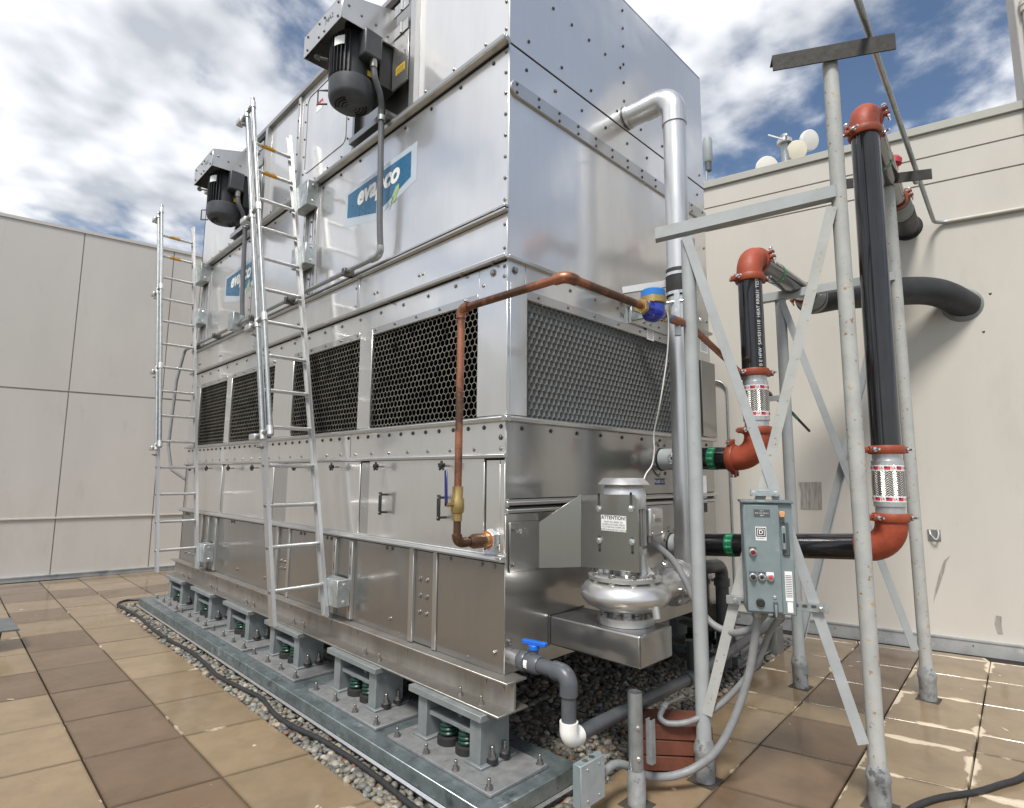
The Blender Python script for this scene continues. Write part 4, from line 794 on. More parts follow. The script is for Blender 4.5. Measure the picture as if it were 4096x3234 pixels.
# ================================================================== LADDERS (stand out square from the face, leaning with height)
def ladder(label, dy):
    y0, y1, z0, z1 = 2.03+dy, 3.33+dy, 0.80, 5.60; xr, xl = -0.155, -0.625
    D = Vector((0, y1-y0, z1-z0)).normalized(); LN = (z1-z0)/D.z
    at_ = lambda x, t, oy=0.0: Vector((x, y0+oy, z0))+D*t
    Ld = thing('ladder', label, 'ladder', (xr, y0, z0), 'ladders on the tower side')
    for x, sg in ((xr, 1), (xl, -1)):
        m = MB(); a, b = at_(x, -0.10), at_(x, LN+0.05)
        m.bar(a, b, (0, 1, 0), 0.078, 0.006)
        for e in (-1, 1): m.bar(a+Vector((-sg*0.014, e*0.036, 0)), b+Vector((-sg*0.014, e*0.036, 0)), (0, 1, 0), 0.006, 0.028)
        rl = obj('rail', m, 'aluminium', Ld)
        for k in range(14):
            t = 0.16+k*0.352
            if sg < 0: bolts(rl, [at_(x-0.004, t)], (-1, 0, 0), 0.017, 'dome', 'bolt_steel', 'rung_end')
    for k in range(14):
        t = 0.16+k*0.352; a, b = at_(xl, t), at_(xr, t); r = obj('rung', MB().tube([a, b], 0.0185, 12), 'aluminium', Ld)
        if k >= 12:
            m = MB(); c = a.lerp(b, 0.45); m.tube([c-Vector((0.07, 0, 0)), c+Vector((0.07, 0, 0))], 0.0205, 14); nl = obj('no_step_label', m, 'label_orange', r)
            m = MB(); m.sheet(txt('NO STEP', 0.026), c+Vector((0, -0.0185, 0.010)), (1, 0, 0), (0, -0.35, 0.94)); m.v = [(x_, y_-0.004, z_) for x_, y_, z_ in m.v]; obj('label_print', m, 'black_print', nl)
    # grab rails clamped to the outer rail
    t0, t1 = 1.47, LN+0.06
    for oy, e0, e1 in ((-0.075, -0.02, -0.06), (-0.235, 0.0, 0.12)):
        obj('grab_rail', MB().tube([at_(xl-0.022, t0+e0, oy), at_(xl-0.022, t1+e1, oy)], 0.0205, 14), 'galvanised_pipe', Ld)
    for t in (t0, 2.55, 3.75, t1+0.02):
        tt = min(t, t1-0.02)
        st2 = obj('standoff', MB().tube([at_(xl-0.022, tt, 0.06), at_(xl-0.022, tt+0.06, -0.235)], 0.0205, 14), 'galvanised_pipe', Ld)
        for oy, ex in ((-0.075, 0.015), (-0.235, 0.05)):
            m = MB(); c = at_(xl-0.022, tt+ex, oy); m.tube([c-D*0.04, c+D*0.04], 0.027, 14); obj('pipe_fitting', m, 'cowl_silver', st2)
        m = MB(); c = at_(xl-0.024, tt, 0.10); m.bx(c.x-0.035, c.x+0.035, c.y-0.07, c.y+0.06, c.z-0.03, c.z+0.03); obj('rail_clamp', m, 'aluminium', st2, bevel=0.012, seg=2)
        bolts(st2, [at_(xl-0.01, tt-0.09, 0.0)], (-1, 0, 0), 0.012, 'stud', 'bolt_steel')
    for yc, zc, h in ((3.0, 4.83, 0.27), (2.97, 4.16, 0.22), (2.02, 0.90, 0.22)):
        m = MB(); ya, yb = yc+dy-0.165, yc+dy+0.165; m.bx(-0.150, -0.031, ya, yb, zc-h/2, zc+h/2); bk_ = obj('stand_off_bracket', m, 'galvanised', Ld, bevel=0.003); bolts(bk_, [(-0.09, ya, zc+q*h*0.32) for q in (-1, 1)], (0, -1, 0), 0.013, 'hex', 'zinc_bolt')
    return Ld
ladder('near aluminium ladder with grab rails at the middle of the tower', 0.0)
ladder('far aluminium ladder with grab rails in front of the beige wall', 3.40)

# ================================================================== FAN MOTORS
def fan_motor(label, dy, dz):
    M_ = thing('fan_motor', label, 'motor', (-0.34, 1.62+dy, 5.1+dz), 'fan motors on the tower side')
    y0, y1, xo, zb = 1.40+dy, 2.10+dy, -0.585, 5.70+dz
    m = MB(); th = 0.006
    m.bx(xo, xo+th, y0, y1, zb-0.02, zb+0.19); m.prism([(xo+th, y0, zb-0.02), (-0.05, y0, zb-0.0), (-0.05, y0, zb+0.36), (xo+th, y0, zb+0.19)], (0, th, 0)); m.prism([(xo+th, y1-th, zb-0.02), (-0.05, y1-th, zb), (-0.05, y1-th, zb+0.36), (xo+th, y1-th, zb+0.19)], (0, th, 0))
    m.prism([(xo, y0, zb+0.19), (xo, y1, zb+0.19), (-0.02, y1, zb+0.365), (-0.02, y0, zb+0.365)], (0, 0, th)); hd = obj('motor_hood', m, 'stainless_trim', M_, bevel=0.002)
    bolts(hd, [(xo, y0+q, zb+z) for q in (0.06, 0.30, 0.40, 0.62) for z in (0.02, 0.15)], (-1, 0, 0), 0.009, mat='bolt_dark'); bolts(hd, [(x, y0, zb+z) for x, z in ((-0.52, 0.12), (-0.40, 0.10), (-0.26, 0.10), (-0.14, 0.06))], (0, -1, 0), 0.009)
    m = MB().sheet(txt('74A2', 0.07), (xo-0.0015, y0+0.22, zb+0.09), (0, -1, 0), (0, 0, 1)); obj('stamped_number', m, 'grey_print', hd)
    C = Vector((-0.335, 1.64+dy, 5.10+dz))
    m = MB().lathe([(0.06, 0.0), (0.15, 0.008), (0.185, 0.035), (0.196, 0.07), (0.198, 0.20), (0.190, 0.21)], C, n=36); cw = obj('fan_cover', m, 'motor_grey', M_)
    for rr_, n_ in ((0.045, 3), (0.075, 5), (0.105, 7), (0.132, 9)):
        for sgn in (0, PI):
            for k in range(n_):
                a0 = sgn+(k-(n_-1)/2)*(0.9/n_)*1.6-0.05; pts = [C+Vector((math.cos(a)*rr_, math.sin(a)*rr_, 0.0035-0.0*rr_)) for a in (a0-0.10, a0, a0+0.10)]
                obj('cover_slot', MB().tube(pts, 0.0075, 6), 'dark_inside', cw)
    m = MB(); m.lathe([(0.172, 0.20), (0.172, 0.60), (0.155, 0.63)], C, n=36); bd = obj('motor_body', m, 'motor_black', M_)
    for k in range(34):
        a = 2*PI*k/34; d = Vector((math.cos(a), math.sin(a), 0))
        if d.y < -0.55 and d.x > -0.5: continue
        obj('cooling_fin', MB().bar(C+d*0.186+Z_*0.215, C+d*0.186+Z_*0.58, d, 0.032, 0.006), 'motor_black', bd)
    obj('shaft_housing', MB().cyl(C+Z_*0.62, C+Z_*0.78, 0.085), 'dark_inside', M_)
    jb = obj('terminal_box', MB().bx(C.x-0.04, C.x+0.13, C.y-0.275, C.y-0.155, C.z+0.36, C.z+0.60), 'motor_grey', M_, bevel=0.014, seg=2)
    obj('conduit_fitting', MB().cyl((C.x+0.07, C.y-0.235, C.z+0.29), (C.x+0.07, C.y-0.235, C.z+0.365), 0.032), 'bolt_steel', jb)
    m = MB().quad(C+Vector((0.07, -0.182, 0.26)), (1, 0, 0.0), (0, 0, 1), 0.05, 0.05); obj('rating_label', m, 'label_yellow', bd)
    m = MB(); pl = [(C.x+0.207*math.cos(a), C.y+0.207*math.sin(a)) for a in np.linspace(3.35, 3.85, 6)]
    m.add([(x, y, C.z+0.45) for x, y in pl]+[(x, y, C.z+0.53) for x, y in pl], [(i, i+1, i+7, i+6) for i in range(5)]); obj('name_plate', m, 'white_sticker', bd)
    m = MB(); m.tube([C+Vector((-0.19, 0.09, 0.40)), C+Vector((-0.25, 0.12, 0.40))], 0.012, 8); m.lathe([(0.028, -0.006), (0.028, 0.006)], C+Vector((-0.265, 0.13, 0.40)), (0, 1, 0), 14); obj('lifting_eye', m, 'bolt_dark', bd)
    m = MB(); a_ = C+Vector((-0.13, 0.19, 0)); m.tube([a_+Z_*0.06, a_+Vector((-0.06, 0.06, 0.06)), a_+Vector((-0.06, 0.06, 0.19)), a_+Z_*0.19], 0.010, 6); obj('pull_handle', m, 'motor_grey', bd)
    obj('motor_base', MB().bx(C.x+0.15, -0.02, C.y-0.20, C.y+0.20, C.z+0.20, C.z+0.62), 'motor_black', M_, bevel=0.004)
    cp = thing('motor_conduit', 'grey flexible conduit dropping from the %s fan motor' % ('near' if dy == 0 else 'far'), 'conduit', (-0.10, C.y-0.16, 3.78), 'motor conduits')
    yy = C.y-0.16
    pts = smooth([(C.x+0.07, C.y-0.235, C.z+0.30), (C.x+0.09, C.y-0.235, C.z+0.20), (-0.17, yy-0.05, 5.18+dz), (-0.125, yy, 5.04+dz), (-0.115, yy, 4.6), (-0.10, yy+0.005, 4.1), (-0.085, yy, 3.84)], 8); obj('flexible_conduit', MB().tube(pts, 0.027, 12), 'conduit_grey', cp)
    obj('strap', MB().cyl((-0.122, yy, 5.00), (-0.122, yy, 5.045), 0.036), 'galvanised', cp); obj('strap_bracket', MB().bx(-0.10, -0.03, yy-0.07, yy-0.03, 5.005, 5.045), 'bolt_dark', cp)
    obj('elbow', MB().tube(fillet([(-0.085, yy, 3.86), (-0.085, yy, 3.775), (-0.085, yy+0.15, 3.775)], 0.06), 0.031, 12), 'galvanised_pipe', cp)
    return M_
fan_motor('near dark grey fan motor under its hood above the blue sign', 0.0, 0.0)
fan_motor('far dark grey fan motor under its hood behind the near ladder', 3.165, -0.05)
hc = thing('horizontal_conduit', 'galvanised conduit running along the ledge below the blue signs', 'conduit', (-0.085, 4.0, 3.77))
obj('pipe', MB().tube([(-0.085, 1.60, 3.775), (-0.085, 4.62, 3.775)], 0.022, 12), 'galvanised_pipe', hc); obj('pipe', MB().tube([(-0.085, 4.90, 3.775), (-0.085, 6.86, 3.775)], 0.022, 12), 'galvanised_pipe', hc)
obj('junction_box', MB().bx(-0.16, -0.04, 4.74, 4.92, 3.70, 3.92), 'galvanised', hc, bevel=0.004)
for y in (2.05, 3.3, 4.3, 5.6, 6.5): obj('beam_clamp', MB().bx(-0.125, -0.02, y-0.03, y+0.03, 3.728, 3.80), 'bolt_dark', hc, bevel=0.004)
dc = obj('drop_conduit', MB().tube(fillet([(-0.085, 6.80, 3.775), (-0.085, 6.98, 3.775), (-0.16, 7.0, 3.3), (-0.20, 7.0, 2.3), (-0.16, 6.9, 1.95), (0.02, 6.8, 1.80)], 0.08), 0.022, 10), 'flex_grey'); tag(dc, 'grey flexible conduit hanging at the far end of the tower', 'conduit')

# ================================================================== COPPER WATER LINE AND METER
cw_ = thing('copper_water_line', 'tarnished copper make-up pipe rising past the louvres and round the corner', 'pipe', (-0.32, 0.098, 1.46)); xc, yc = -0.32, 0.098
obj('lower_pipe', MB().tube([(xc, yc, 1.50), (xc, yc, 1.62)], 0.024), 'copper', cw_); obj('lower_elbow', MB().tube(fillet([(xc, yc, 1.54), (xc, yc, 1.487), (xc+0.075, yc, 1.487)], 0.045), 0.032), 'copper', cw_)
obj('stub_pipe', MB().tube([(xc+0.07, yc, 1.487), (xc+0.13, yc, 1.487)], 0.024), 'copper', cw_); obj('reducer', MB().lathe([(0.030, 0), (0.046, 0.035), (0.046, 0.12)], (xc+0.10, yc, 1.487), (1, 0, 0)), 'copper', cw_)
obj('brass_adapter', MB().lathe([(0.045, 0), (0.050, 0.01), (0.050, 0.03)], (xc+0.215, yc, 1.487), (1, 0, 0)), 'brass', cw_); obj('seal_ring', MB().lathe([(0.056, 0), (0.056, 0.008)], (xc+0.243, yc, 1.487), (1, 0, 0)), 'orange_ring', cw_)
obj('union_nut', MB().lathe([(0.058, 0), (0.068, 0.008), (0.068, 0.05), (0.058, 0.058)], (xc+0.25, yc, 1.487), (1, 0, 0), 6), 'zinc_bolt', cw_); obj('weld_stub', MB().lathe([(0.052, 0), (0.052, 0.03), (0.062, 0.05)], (xc+0.30, yc, 1.487), (1, 0, 0)), 'stainless_trim', cw_)
obj('riser_pipe', MB().tube([(xc, yc, 1.83), (xc+0.002, yc, 2.94)], 0.024), 'copper', cw_); zt = 2.965
obj('upper_elbow', MB().tube(fillet([(xc, yc, 2.90), (xc, yc, zt), (xc, yc-0.08, zt)], 0.045), 0.032), 'copper', cw_); obj('cross_pipe', MB().tube([(xc, yc-0.06, zt), (xc, -0.72, zt)], 0.024), 'copper', cw_)
obj('corner_elbow', MB().tube(fillet([(xc, -0.70, zt), (xc, -0.778, zt), (xc+0.08, -0.778, zt)], 0.045), 0.032), 'copper', cw_); obj('meter_pipe', MB().tube([(xc+0.06, -0.778, zt), (0.40, -0.778, zt)], 0.024), 'copper', cw_)
obj('outlet_pipe', MB().tube([(0.70, -0.778, zt-0.01), (0.93, -0.778, zt-0.01)], 0.030), 'copper', cw_); obj('far_pipe', MB().tube([(1.06, -0.80, 2.93), (2.3, -0.60, 2.80), (3.2, -0.5, 2.72)], 0.024, 10), 'copper', cw_)
bv = obj('ball_valve', MB().lathe([(0.030, 0), (0.030, 0.045), (0.038, 0.05), (0.042, 0.07), (0.042, 0.13), (0.034, 0.145), (0.034, 0.21)], (xc, yc, 1.62), n=20), 'brass', cw_)
m = MB(); m.cyl((xc, yc, 1.72), (xc-0.09, yc, 1.72), 0.012, 8); obj('valve_stem', m, 'brass', bv); obj('valve_lever', MB().bar((xc-0.085, yc+0.005, 1.71), (xc-0.085, yc+0.015, 1.93), (0, 1, 0), 0.026, 0.010), 'handle_navy', bv, bevel=0.004)
wm = thing('water_meter', 'blue water meter with brass ring on the copper line', 'water meter', (0.56, -0.778, zt-0.06))
obj('meter_body', MB().lathe([(0.02, -0.075), (0.055, -0.062), (0.072, -0.035), (0.075, 0.01), (0.072, 0.04)], (0.56, -0.778, zt)), 'meter_blue', wm); m = MB(); m.tube([(0.44, -0.778, zt), (0.50, -0.778, zt), (0.62, -0.778, zt-0.01), (0.67, -0.778, zt-0.01)], [0.036, 0.05, 0.05, 0.036]); obj('port', m, 'meter_blue', wm)
obj('brass_ring', MB().lathe([(0.080, 0.035), (0.084, 0.04), (0.084, 0.078), (0.080, 0.083)], (0.56, -0.778, zt)), 'brass', wm); obj('register_cap', MB().lathe([(0.074, 0.08), (0.078, 0.085), (0.078, 0.125), (0.070, 0.132)], (0.56, -0.778, zt)), 'cap_blue', wm)
for x in (0.40, 0.67): obj('union_nut', MB().lathe([(0.044, 0), (0.050, 0.006), (0.050, 0.036), (0.044, 0.042)], (x, -0.778, zt-0.005), (1, 0, 0), 6), 'brass', wm)
obj('blue_tape', MB().cyl((0.715, -0.778, zt-0.01), (0.755, -0.778, zt-0.01), 0.0325), 'cap_blue', wm)
wr_ = obj('signal_wire', MB().tube(smooth([(0.645, -0.80, zt+0.05), (0.67, -0.82, zt-0.04), (0.70, -0.79, 2.70), (0.72, -0.72, 2.40), (0.83, -0.60, 2.20), (0.86, -0.58, 2.08), (0.86, -0.56, 1.98), (0.80, -0.55, 1.92), (0.74, -0.56, 1.86)], 6), 0.0045, 6), 'white_print'); tag(wr_, 'thin white wire dangling from the water meter', 'wire')

# ================================================================== RISER PIPE AND SPRAY PUMP
rx, ry, rr = 1.50, -0.46, 0.093
rp2 = thing('pump_riser', 'tall silver riser pipe elbowing into the tower top', 'pipe', (rx, ry, 1.1))
obj('upper_pipe', MB().tube([(rx, ry, 3.56), (rx, ry, 4.86)], rr, 28), 'riser_silver', rp2); obj('top_elbow', MB().tube(fillet([(rx, ry, 4.84), (rx, ry, 5.10), (rx, ry+0.27, 5.10)], 0.15, 9), rr*1.07, 28), 'riser_silver', rp2); obj('inlet_pipe', MB().tube([(rx, ry+0.20, 5.10), (rx, -0.03, 5.11)], rr*1.02, 28), 'riser_silver', rp2)
obj('wall_collar', MB().lathe([(rr*1.12, 0), (rr*1.12, 0.03)], (rx, -0.045, 5.11), (0, 1, 0)), 'riser_silver', rp2); obj('weld_ring', MB().lathe([(rr*1.08, 0), (rr*1.08, 0.018)], (rx, -0.012, 5.11), (0, 1, 0)), 'bolt_dark', rp2); obj('elbow_collar', MB().lathe([(rr*1.10, 0), (rr*1.10, 0.05)], (rx, ry, 4.83)), 'riser_silver', rp2)
obj('rubber_sleeve', MB().lathe([(rr*1.09, 0), (rr*1.12, 0.02), (rr*1.12, 0.21), (rr*1.09, 0.23)], (rx, ry, 3.335)), 'black_rubber', rp2)
for z in (3.345, 3.505): obj('hose_clamp', MB().lathe([(rr*1.155, 0), (rr*1.155, 0.025)], (rx, ry, z)), 'zinc_bolt', rp2)
obj('lower_pipe', MB().tube([(rx, ry, 1.42), (rx, ry, 3.34)], rr, 28), 'riser_silver', rp2); obj('lower_elbow', MB().tube(fillet([(rx, ry, 1.44), (rx, ry, 1.13), (rx-0.17, ry, 1.13)], 0.13, 9), rr*1.05, 28), 'riser_silver', rp2); obj('weld_ring', MB().lathe([(rr*1.06, 0), (rr*1.06, 0.012)], (rx, ry, 1.42)), 'riser_silver', rp2)
obj('yellow_tape', MB().cyl((1.335, ry, 1.13), (1.39, ry, 1.13), rr*1.07, 24), 'label_yellow', rp2)
m = MB(); m.tube(smooth([(rx-0.15, ry+0.2, 3.27), (rx-0.09, ry-0.02, 3.28), (rx-0.03, ry-0.115, 3.285), (rx+0.08, ry-0.06, 3.29)], 5), 0.011, 8); obj('u_bolt', m, 'zinc_bolt', rp2)
m = MB(); m.bx(rx-0.03, rx+0.01, -0.40, 0.0, 3.225, 3.29); obj('strut_arm', m, 'galvanised', rp2); m = MB(); m.tube([(1.30, -0.60, 3.52), (1.36, -0.5, 3.53)], 0.01, 6)
m = MB(); m.bar((1.30, -0.05, 3.44), (1.52, -0.37, 3.48), (0, 0, 1), 0.055, 0.035); obj('support_arm', m, 'stainless_trim', rp2); m = MB(); m.prism([(1.30, -0.03, 3.41), (1.42, -0.03, 3.41), (1.42, -0.03, 3.33)], (0, -0.008, 0)); obj('arm_gusset', m, 'galvanised', rp2)
# pump
px, py = 0.66, -0.46
pu = thing('spray_pump', 'silver vertical spray pump on the stainless sump box', 'pump', (px, py, 0.955))
sf = obj('suction_flange', MB().lathe([(0.185, 0), (0.185, 0.045), (0.18, 0.05)], (px, py, 0.957), n=36), 'pump_silver', pu); bolts(sf, [(px+0.15*math.cos(a), py+0.15*math.sin(a), 1.007) for a in np.linspace(0.3, 2*PI+0.3, 9)[:-1]], (0, 0, 1), 0.017, 'hex', 'bolt_steel')
vol = [(0.115, 0.0), (0.12, 0.03), (0.20, 0.045), (0.262, 0.075), (0.292, 0.12), (0.292, 0.15), (0.265, 0.195), (0.215, 0.222), (0.20, 0.225)]
obj('volute', MB().lathe(vol, (px, py, 1.005), n=48), 'pump_silver', pu); obj('discharge_nozzle', MB().tube([(px+0.06, py-0.05, 1.13), (px+0.38, py-0.03, 1.13), (px+0.58, py, 1.13)], [0.10, 0.095, 0.105], 24), 'pump_silver', pu)
m = MB(); m.tube([(px-0.06, py-0.25, 1.10), (px-0.065, py-0.27, 1.03)], [0.03, 0.022], 10); obj('drain_boss', m, 'pump_silver', pu)
for x in (px+0.585, px+0.628):
    fl = obj('discharge_flange', MB().lathe([(0.165, 0), (0.165, 0.038)], (x, py, 1.13), (1, 0, 0), 36), 'pump_silver', pu)
bolts(fl, [(px+0.585, py+0.132*math.sin(a), 1.13+0.132*math.cos(a)) for a in np.linspace(0.39, 2*PI+0.39, 9)[:-1]], (-1, 0, 0), 0.019, 'hex', 'zinc_bolt')
cf = obj('cover_flange', MB().lathe([(0.235, 0), (0.242, 0.005), (0.242, 0.028), (0.235, 0.033)], (px, py, 1.232), n=40), 'pump_silver', pu); bolts(cf, [(px+0.215*math.cos(a), py+0.215*math.sin(a), 1.265) for a in np.linspace(0.2, 2*PI+0.2, 11)[:-1]], (0, 0, 1), 0.018, 'hex', 'bolt_steel')
for a in np.linspace(0.2, 2*PI+0.2, 11)[:-1]: obj('cover_lug', MB().cyl((px+0.212*math.cos(a), py+0.212*math.sin(a), 1.20), (px+0.212*math.cos(a), py+0.212*math.sin(a), 1.232), 0.024, 10), 'pump_silver', cf)
for a in (0.6, 2.2, 3.75, 5.3):
    c_, s_ = math.cos(a), math.sin(a); ln = obj('lantern_leg', MB().tube([(px+0.115*c_, py+0.115*s_, 1.265), (px+0.105*c_, py+0.105*s_, 1.41)], 0.036, 12), 'pump_silver', pu)
    obj('lantern_rib', MB().prism([(px+0.13*c_, py+0.13*s_, 1.265), (px+0.19*c_, py+0.19*s_, 1.265), (px+0.13*c_, py+0.13*s_, 1.34)], (-s_*0.012, c_*0.012, 0)), 'pump_silver', ln)
obj('shaft', MB().cyl((px, py, 1.26), (px, py, 1.42), 0.03, 12), 'bolt_dark', pu); obj('motor_flange', MB().lathe([(0.145, 0), (0.145, 0.03)], (px, py, 1.40), n=32), 'pump_silver', pu)
mb_ = obj('motor_body', MB().lathe([(0.118, 0), (0.118, 0.27)], (px, py, 1.43), n=32), 'pump_silver', pu)
for k in range(30):
    a = 2*PI*k/30; d = Vector((math.cos(a), math.sin(a), 0)); obj('cooling_fin', MB().bar(Vector((px, py, 1.45))+d*0.128, Vector((px, py, 1.685))+d*0.128, d, 0.03, 0.007), 'pump_silver', mb_)
obj('fan_cowl', MB().lathe([(0.142, 0), (0.146, 0.01), (0.146, 0.09), (0.138, 0.13), (0.115, 0.16), (0.10, 0.165)], (px, py, 1.69), n=36), 'cowl_silver', pu); obj('rain_cap', MB().lathe([(0.170, 0), (0.172, 0.004), (0.138, 0.042), (0.132, 0.046), (0.03, 0.048)], (px, py, 1.842), n=36), 'cowl_silver', pu)
tb = obj('terminal_box', MB().bx(px+0.115, px+0.285, py-0.13, py+0.02, 1.50, 1.69), 'pump_silver', pu, bevel=0.016, seg=2); bolts(tb, [(px+q, py-0.13, z) for q in (0.14, 0.262) for z in (1.52,)], (0, -1, 0), 0.010, 'dome', 'zinc_bolt', 'screw')
m = MB(); m.bx(px+0.155, px+0.245, py-0.134, py-0.129, 1.565, 1.645); rb = obj('raised_badge', m, 'pump_silver', tb, bevel=0.002); m = MB().sheet(txt('WEG', 0.038, bold=0.0008), (px+0.20, py-0.1352, 1.605), (1, 0, 0), (0, 0, 1)); obj('badge_lettering', m, 'bolt_steel', rb)
obj('cable_gland', MB().cyl((px+0.20, py-0.06, 1.455), (px+0.20, py-0.06, 1.505), 0.03, 10), 'bolt_steel', tb)

# ================================================================== PVC DRAIN
pv = thing('drain_pipe', 'grey plastic drain pipe with blue-handled valve and white elbow', 'pipe', (0.085, -0.45, 0.36)); dx_ = 0.085
obj('steel_nipple', MB().cyl((dx_, 0.0, 0.755), (dx_, -0.07, 0.755), 0.052), 'stainless_trim', pv); obj('union_nut', MB().lathe([(0.055, 0), (0.062, 0.01), (0.062, 0.05), (0.055, 0.06)], (dx_, -0.06, 0.755), (0, -1, 0), 18), 'pvc_grey', pv)
vb = obj('valve_body', MB().lathe([(0.050, 0), (0.056, 0.02), (0.060, 0.06), (0.056, 0.10), (0.050, 0.11)], (dx_, -0.118, 0.755), (0, -1, 0)), 'pvc_grey', pv); obj('valve_neck', MB().cyl((dx_, -0.175, 0.80), (dx_, -0.175, 0.845), 0.026), 'pvc_grey', vb)
m = MB(); m.cyl((dx_, -0.175, 0.835), (dx_, -0.175, 0.868), 0.034); m.bar((dx_-0.01, -0.09, 0.875), (dx_+0.01, -0.265, 0.880), (1, 0, 0), 0.036, 0.026); obj('valve_handle', m, 'handle_blue', vb, bevel=0.006, seg=2)
m = MB(); pa = [(dx_-0.0585*math.cos(a), 0.755+0.0585*math.sin(a)) for a in np.linspace(-0.35, 0.45, 5)]; m.add([(x, -0.135, z) for x, z in pa]+[(x, -0.165, z) for x, z in pa], [(i, i+1, i+6, i+5) for i in range(4)]); obj('valve_label', m, 'white_sticker', vb)
obj('horizontal_pipe', MB().tube([(dx_, -0.22, 0.755), (dx_, -0.36, 0.755)], 0.044, 18), 'pvc_grey', pv); obj('elbow', MB().tube(fillet([(dx_, -0.335, 0.755), (dx_, -0.447, 0.755), (dx_, -0.447, 0.64)], 0.06, 8), 0.053, 20), 'pvc_grey', pv)
obj('vertical_pipe', MB().tube([(dx_, -0.447, 0.66), (dx_, -0.447, 0.47)], 0.044, 18), 'pvc_grey', pv); obj('white_elbow', MB().tube(fillet([(dx_, -0.447, 0.50), (dx_, -0.447, 0.405), (dx_+0.095, -0.44, 0.40)], 0.05, 8), 0.054, 20), 'white_plastic', pv)
obj('long_pipe', MB().tube([(dx_+0.07, -0.44, 0.40), (1.85, -0.29, 0.300), (4.25, -0.09, 0.325)], 0.043, 18), 'pvc_grey', pv); te = obj('tee', MB().tube([(1.72, -0.30, 0.307), (1.98, -0.28, 0.301)], 0.055, 18), 'pvc_grey', pv); obj('tee_branch', MB().tube([(1.85, -0.29, 0.31), (1.85, -0.29, 0.58)], 0.046, 16), 'pvc_dark', pv); obj('end_coupling', MB().tube([(4.10, -0.10, 0.323), (4.27, -0.088, 0.325)], 0.055, 18), 'pvc_grey', pv)
obj('pipe_prop', MB().bx(3.95, 4.15, -0.16, -0.04, -0.02, 0.27), 'concrete_grey', pv, bevel=0.004)
bd2 = thing('overflow_pipe', 'black plastic overflow pipe bending down beside the control panel', 'pipe', (2.84, -0.1, 0.1)); obj('pipe', MB().tube(fillet([(2.45, -0.02, 1.07), (2.45, -0.1, 1.07), (2.83, -0.1, 1.05), (2.83, -0.1, 0.12)], 0.10, 8), 0.062, 18), 'pvc_dark', bd2); obj('elbow_socket', MB().cyl((2.83, -0.1, 0.86), (2.83, -0.1, 0.93), 0.075), 'pvc_dark', bd2)

# ================================================================== GROOVED PROCESS PIPES
PR = 0.092
def coupling(parent, c, axis, lug):
    c, ax = Vector(c), Vector(axis).normalized(); lg = Vector(lug); lg = (lg-ax*lg.dot(ax)).normalized(); tg = ax.cross(lg)
    k = obj('coupling', MB().lathe([(PR*1.05, -0.030), (PR*1.18, -0.028), (PR*1.24, -0.014), (PR*1.24, 0.014), (PR*1.18, 0.028), (PR*1.05, 0.030)], c, ax, 28), 'red_clamp', parent)
    for s in (-1, 1):
        p = c+lg*s*PR*1.27; m = MB()
        for e in (-1, 1): m.bar(p+tg*e*0.022-lg*s*0.02, p+tg*e*0.022+lg*s*0.035, tg, 0.022, 0.045)
        obj('coupling_lug', m, 'red_clamp', k, bevel=0.004); q = p+lg*s*0.016
        m = MB(); m.cyl(q-tg*0.062, q+tg*0.085, 0.0085, 8); m.lathe([(0.017, 0), (0.015, 0.012)], q-tg*0.050, -tg, 12); m.lathe([(0.0165, 0), (0.0165, 0.016)], q+tg*0.036, tg, 6); obj('coupling_bolt', m, 'zinc_bolt', k)
def arrows(parent, c, axis, sgn, view):
    """green flow tape with pale arrows wrapped round the pipe"""
    c, ax = Vector(c), Vector(axis).normalized(); b = obj('flow_tape', MB().lathe([(PR*1.012, -0.035), (PR*1.012, 0.035)], c, ax, 32), 'green_band', parent)
    u = Vector(view); u = (u-ax*u.dot(ax)).normalized(); v = ax.cross(u)
    for k in range(12):
        a = 2*PI*k/12; R1 = PR*1.022; m = MB()
        pt = lambda x, w_: c+ax*(x*sgn)+(u*math.cos(a+w_/R1)+v*math.sin(a+w_/R1))*R1
        m.add([pt(-0.027, -0.006), pt(0.004, -0.006), pt(0.004, -0.016), pt(0.027, 0.0), pt(0.004, 0.016), pt(0.004, 0.006), pt(-0.027, 0.006)], [(0, 1, 5, 6), (2, 3, 4, 5, 1)]); obj('flow_arrow', m, 'green_light', b)
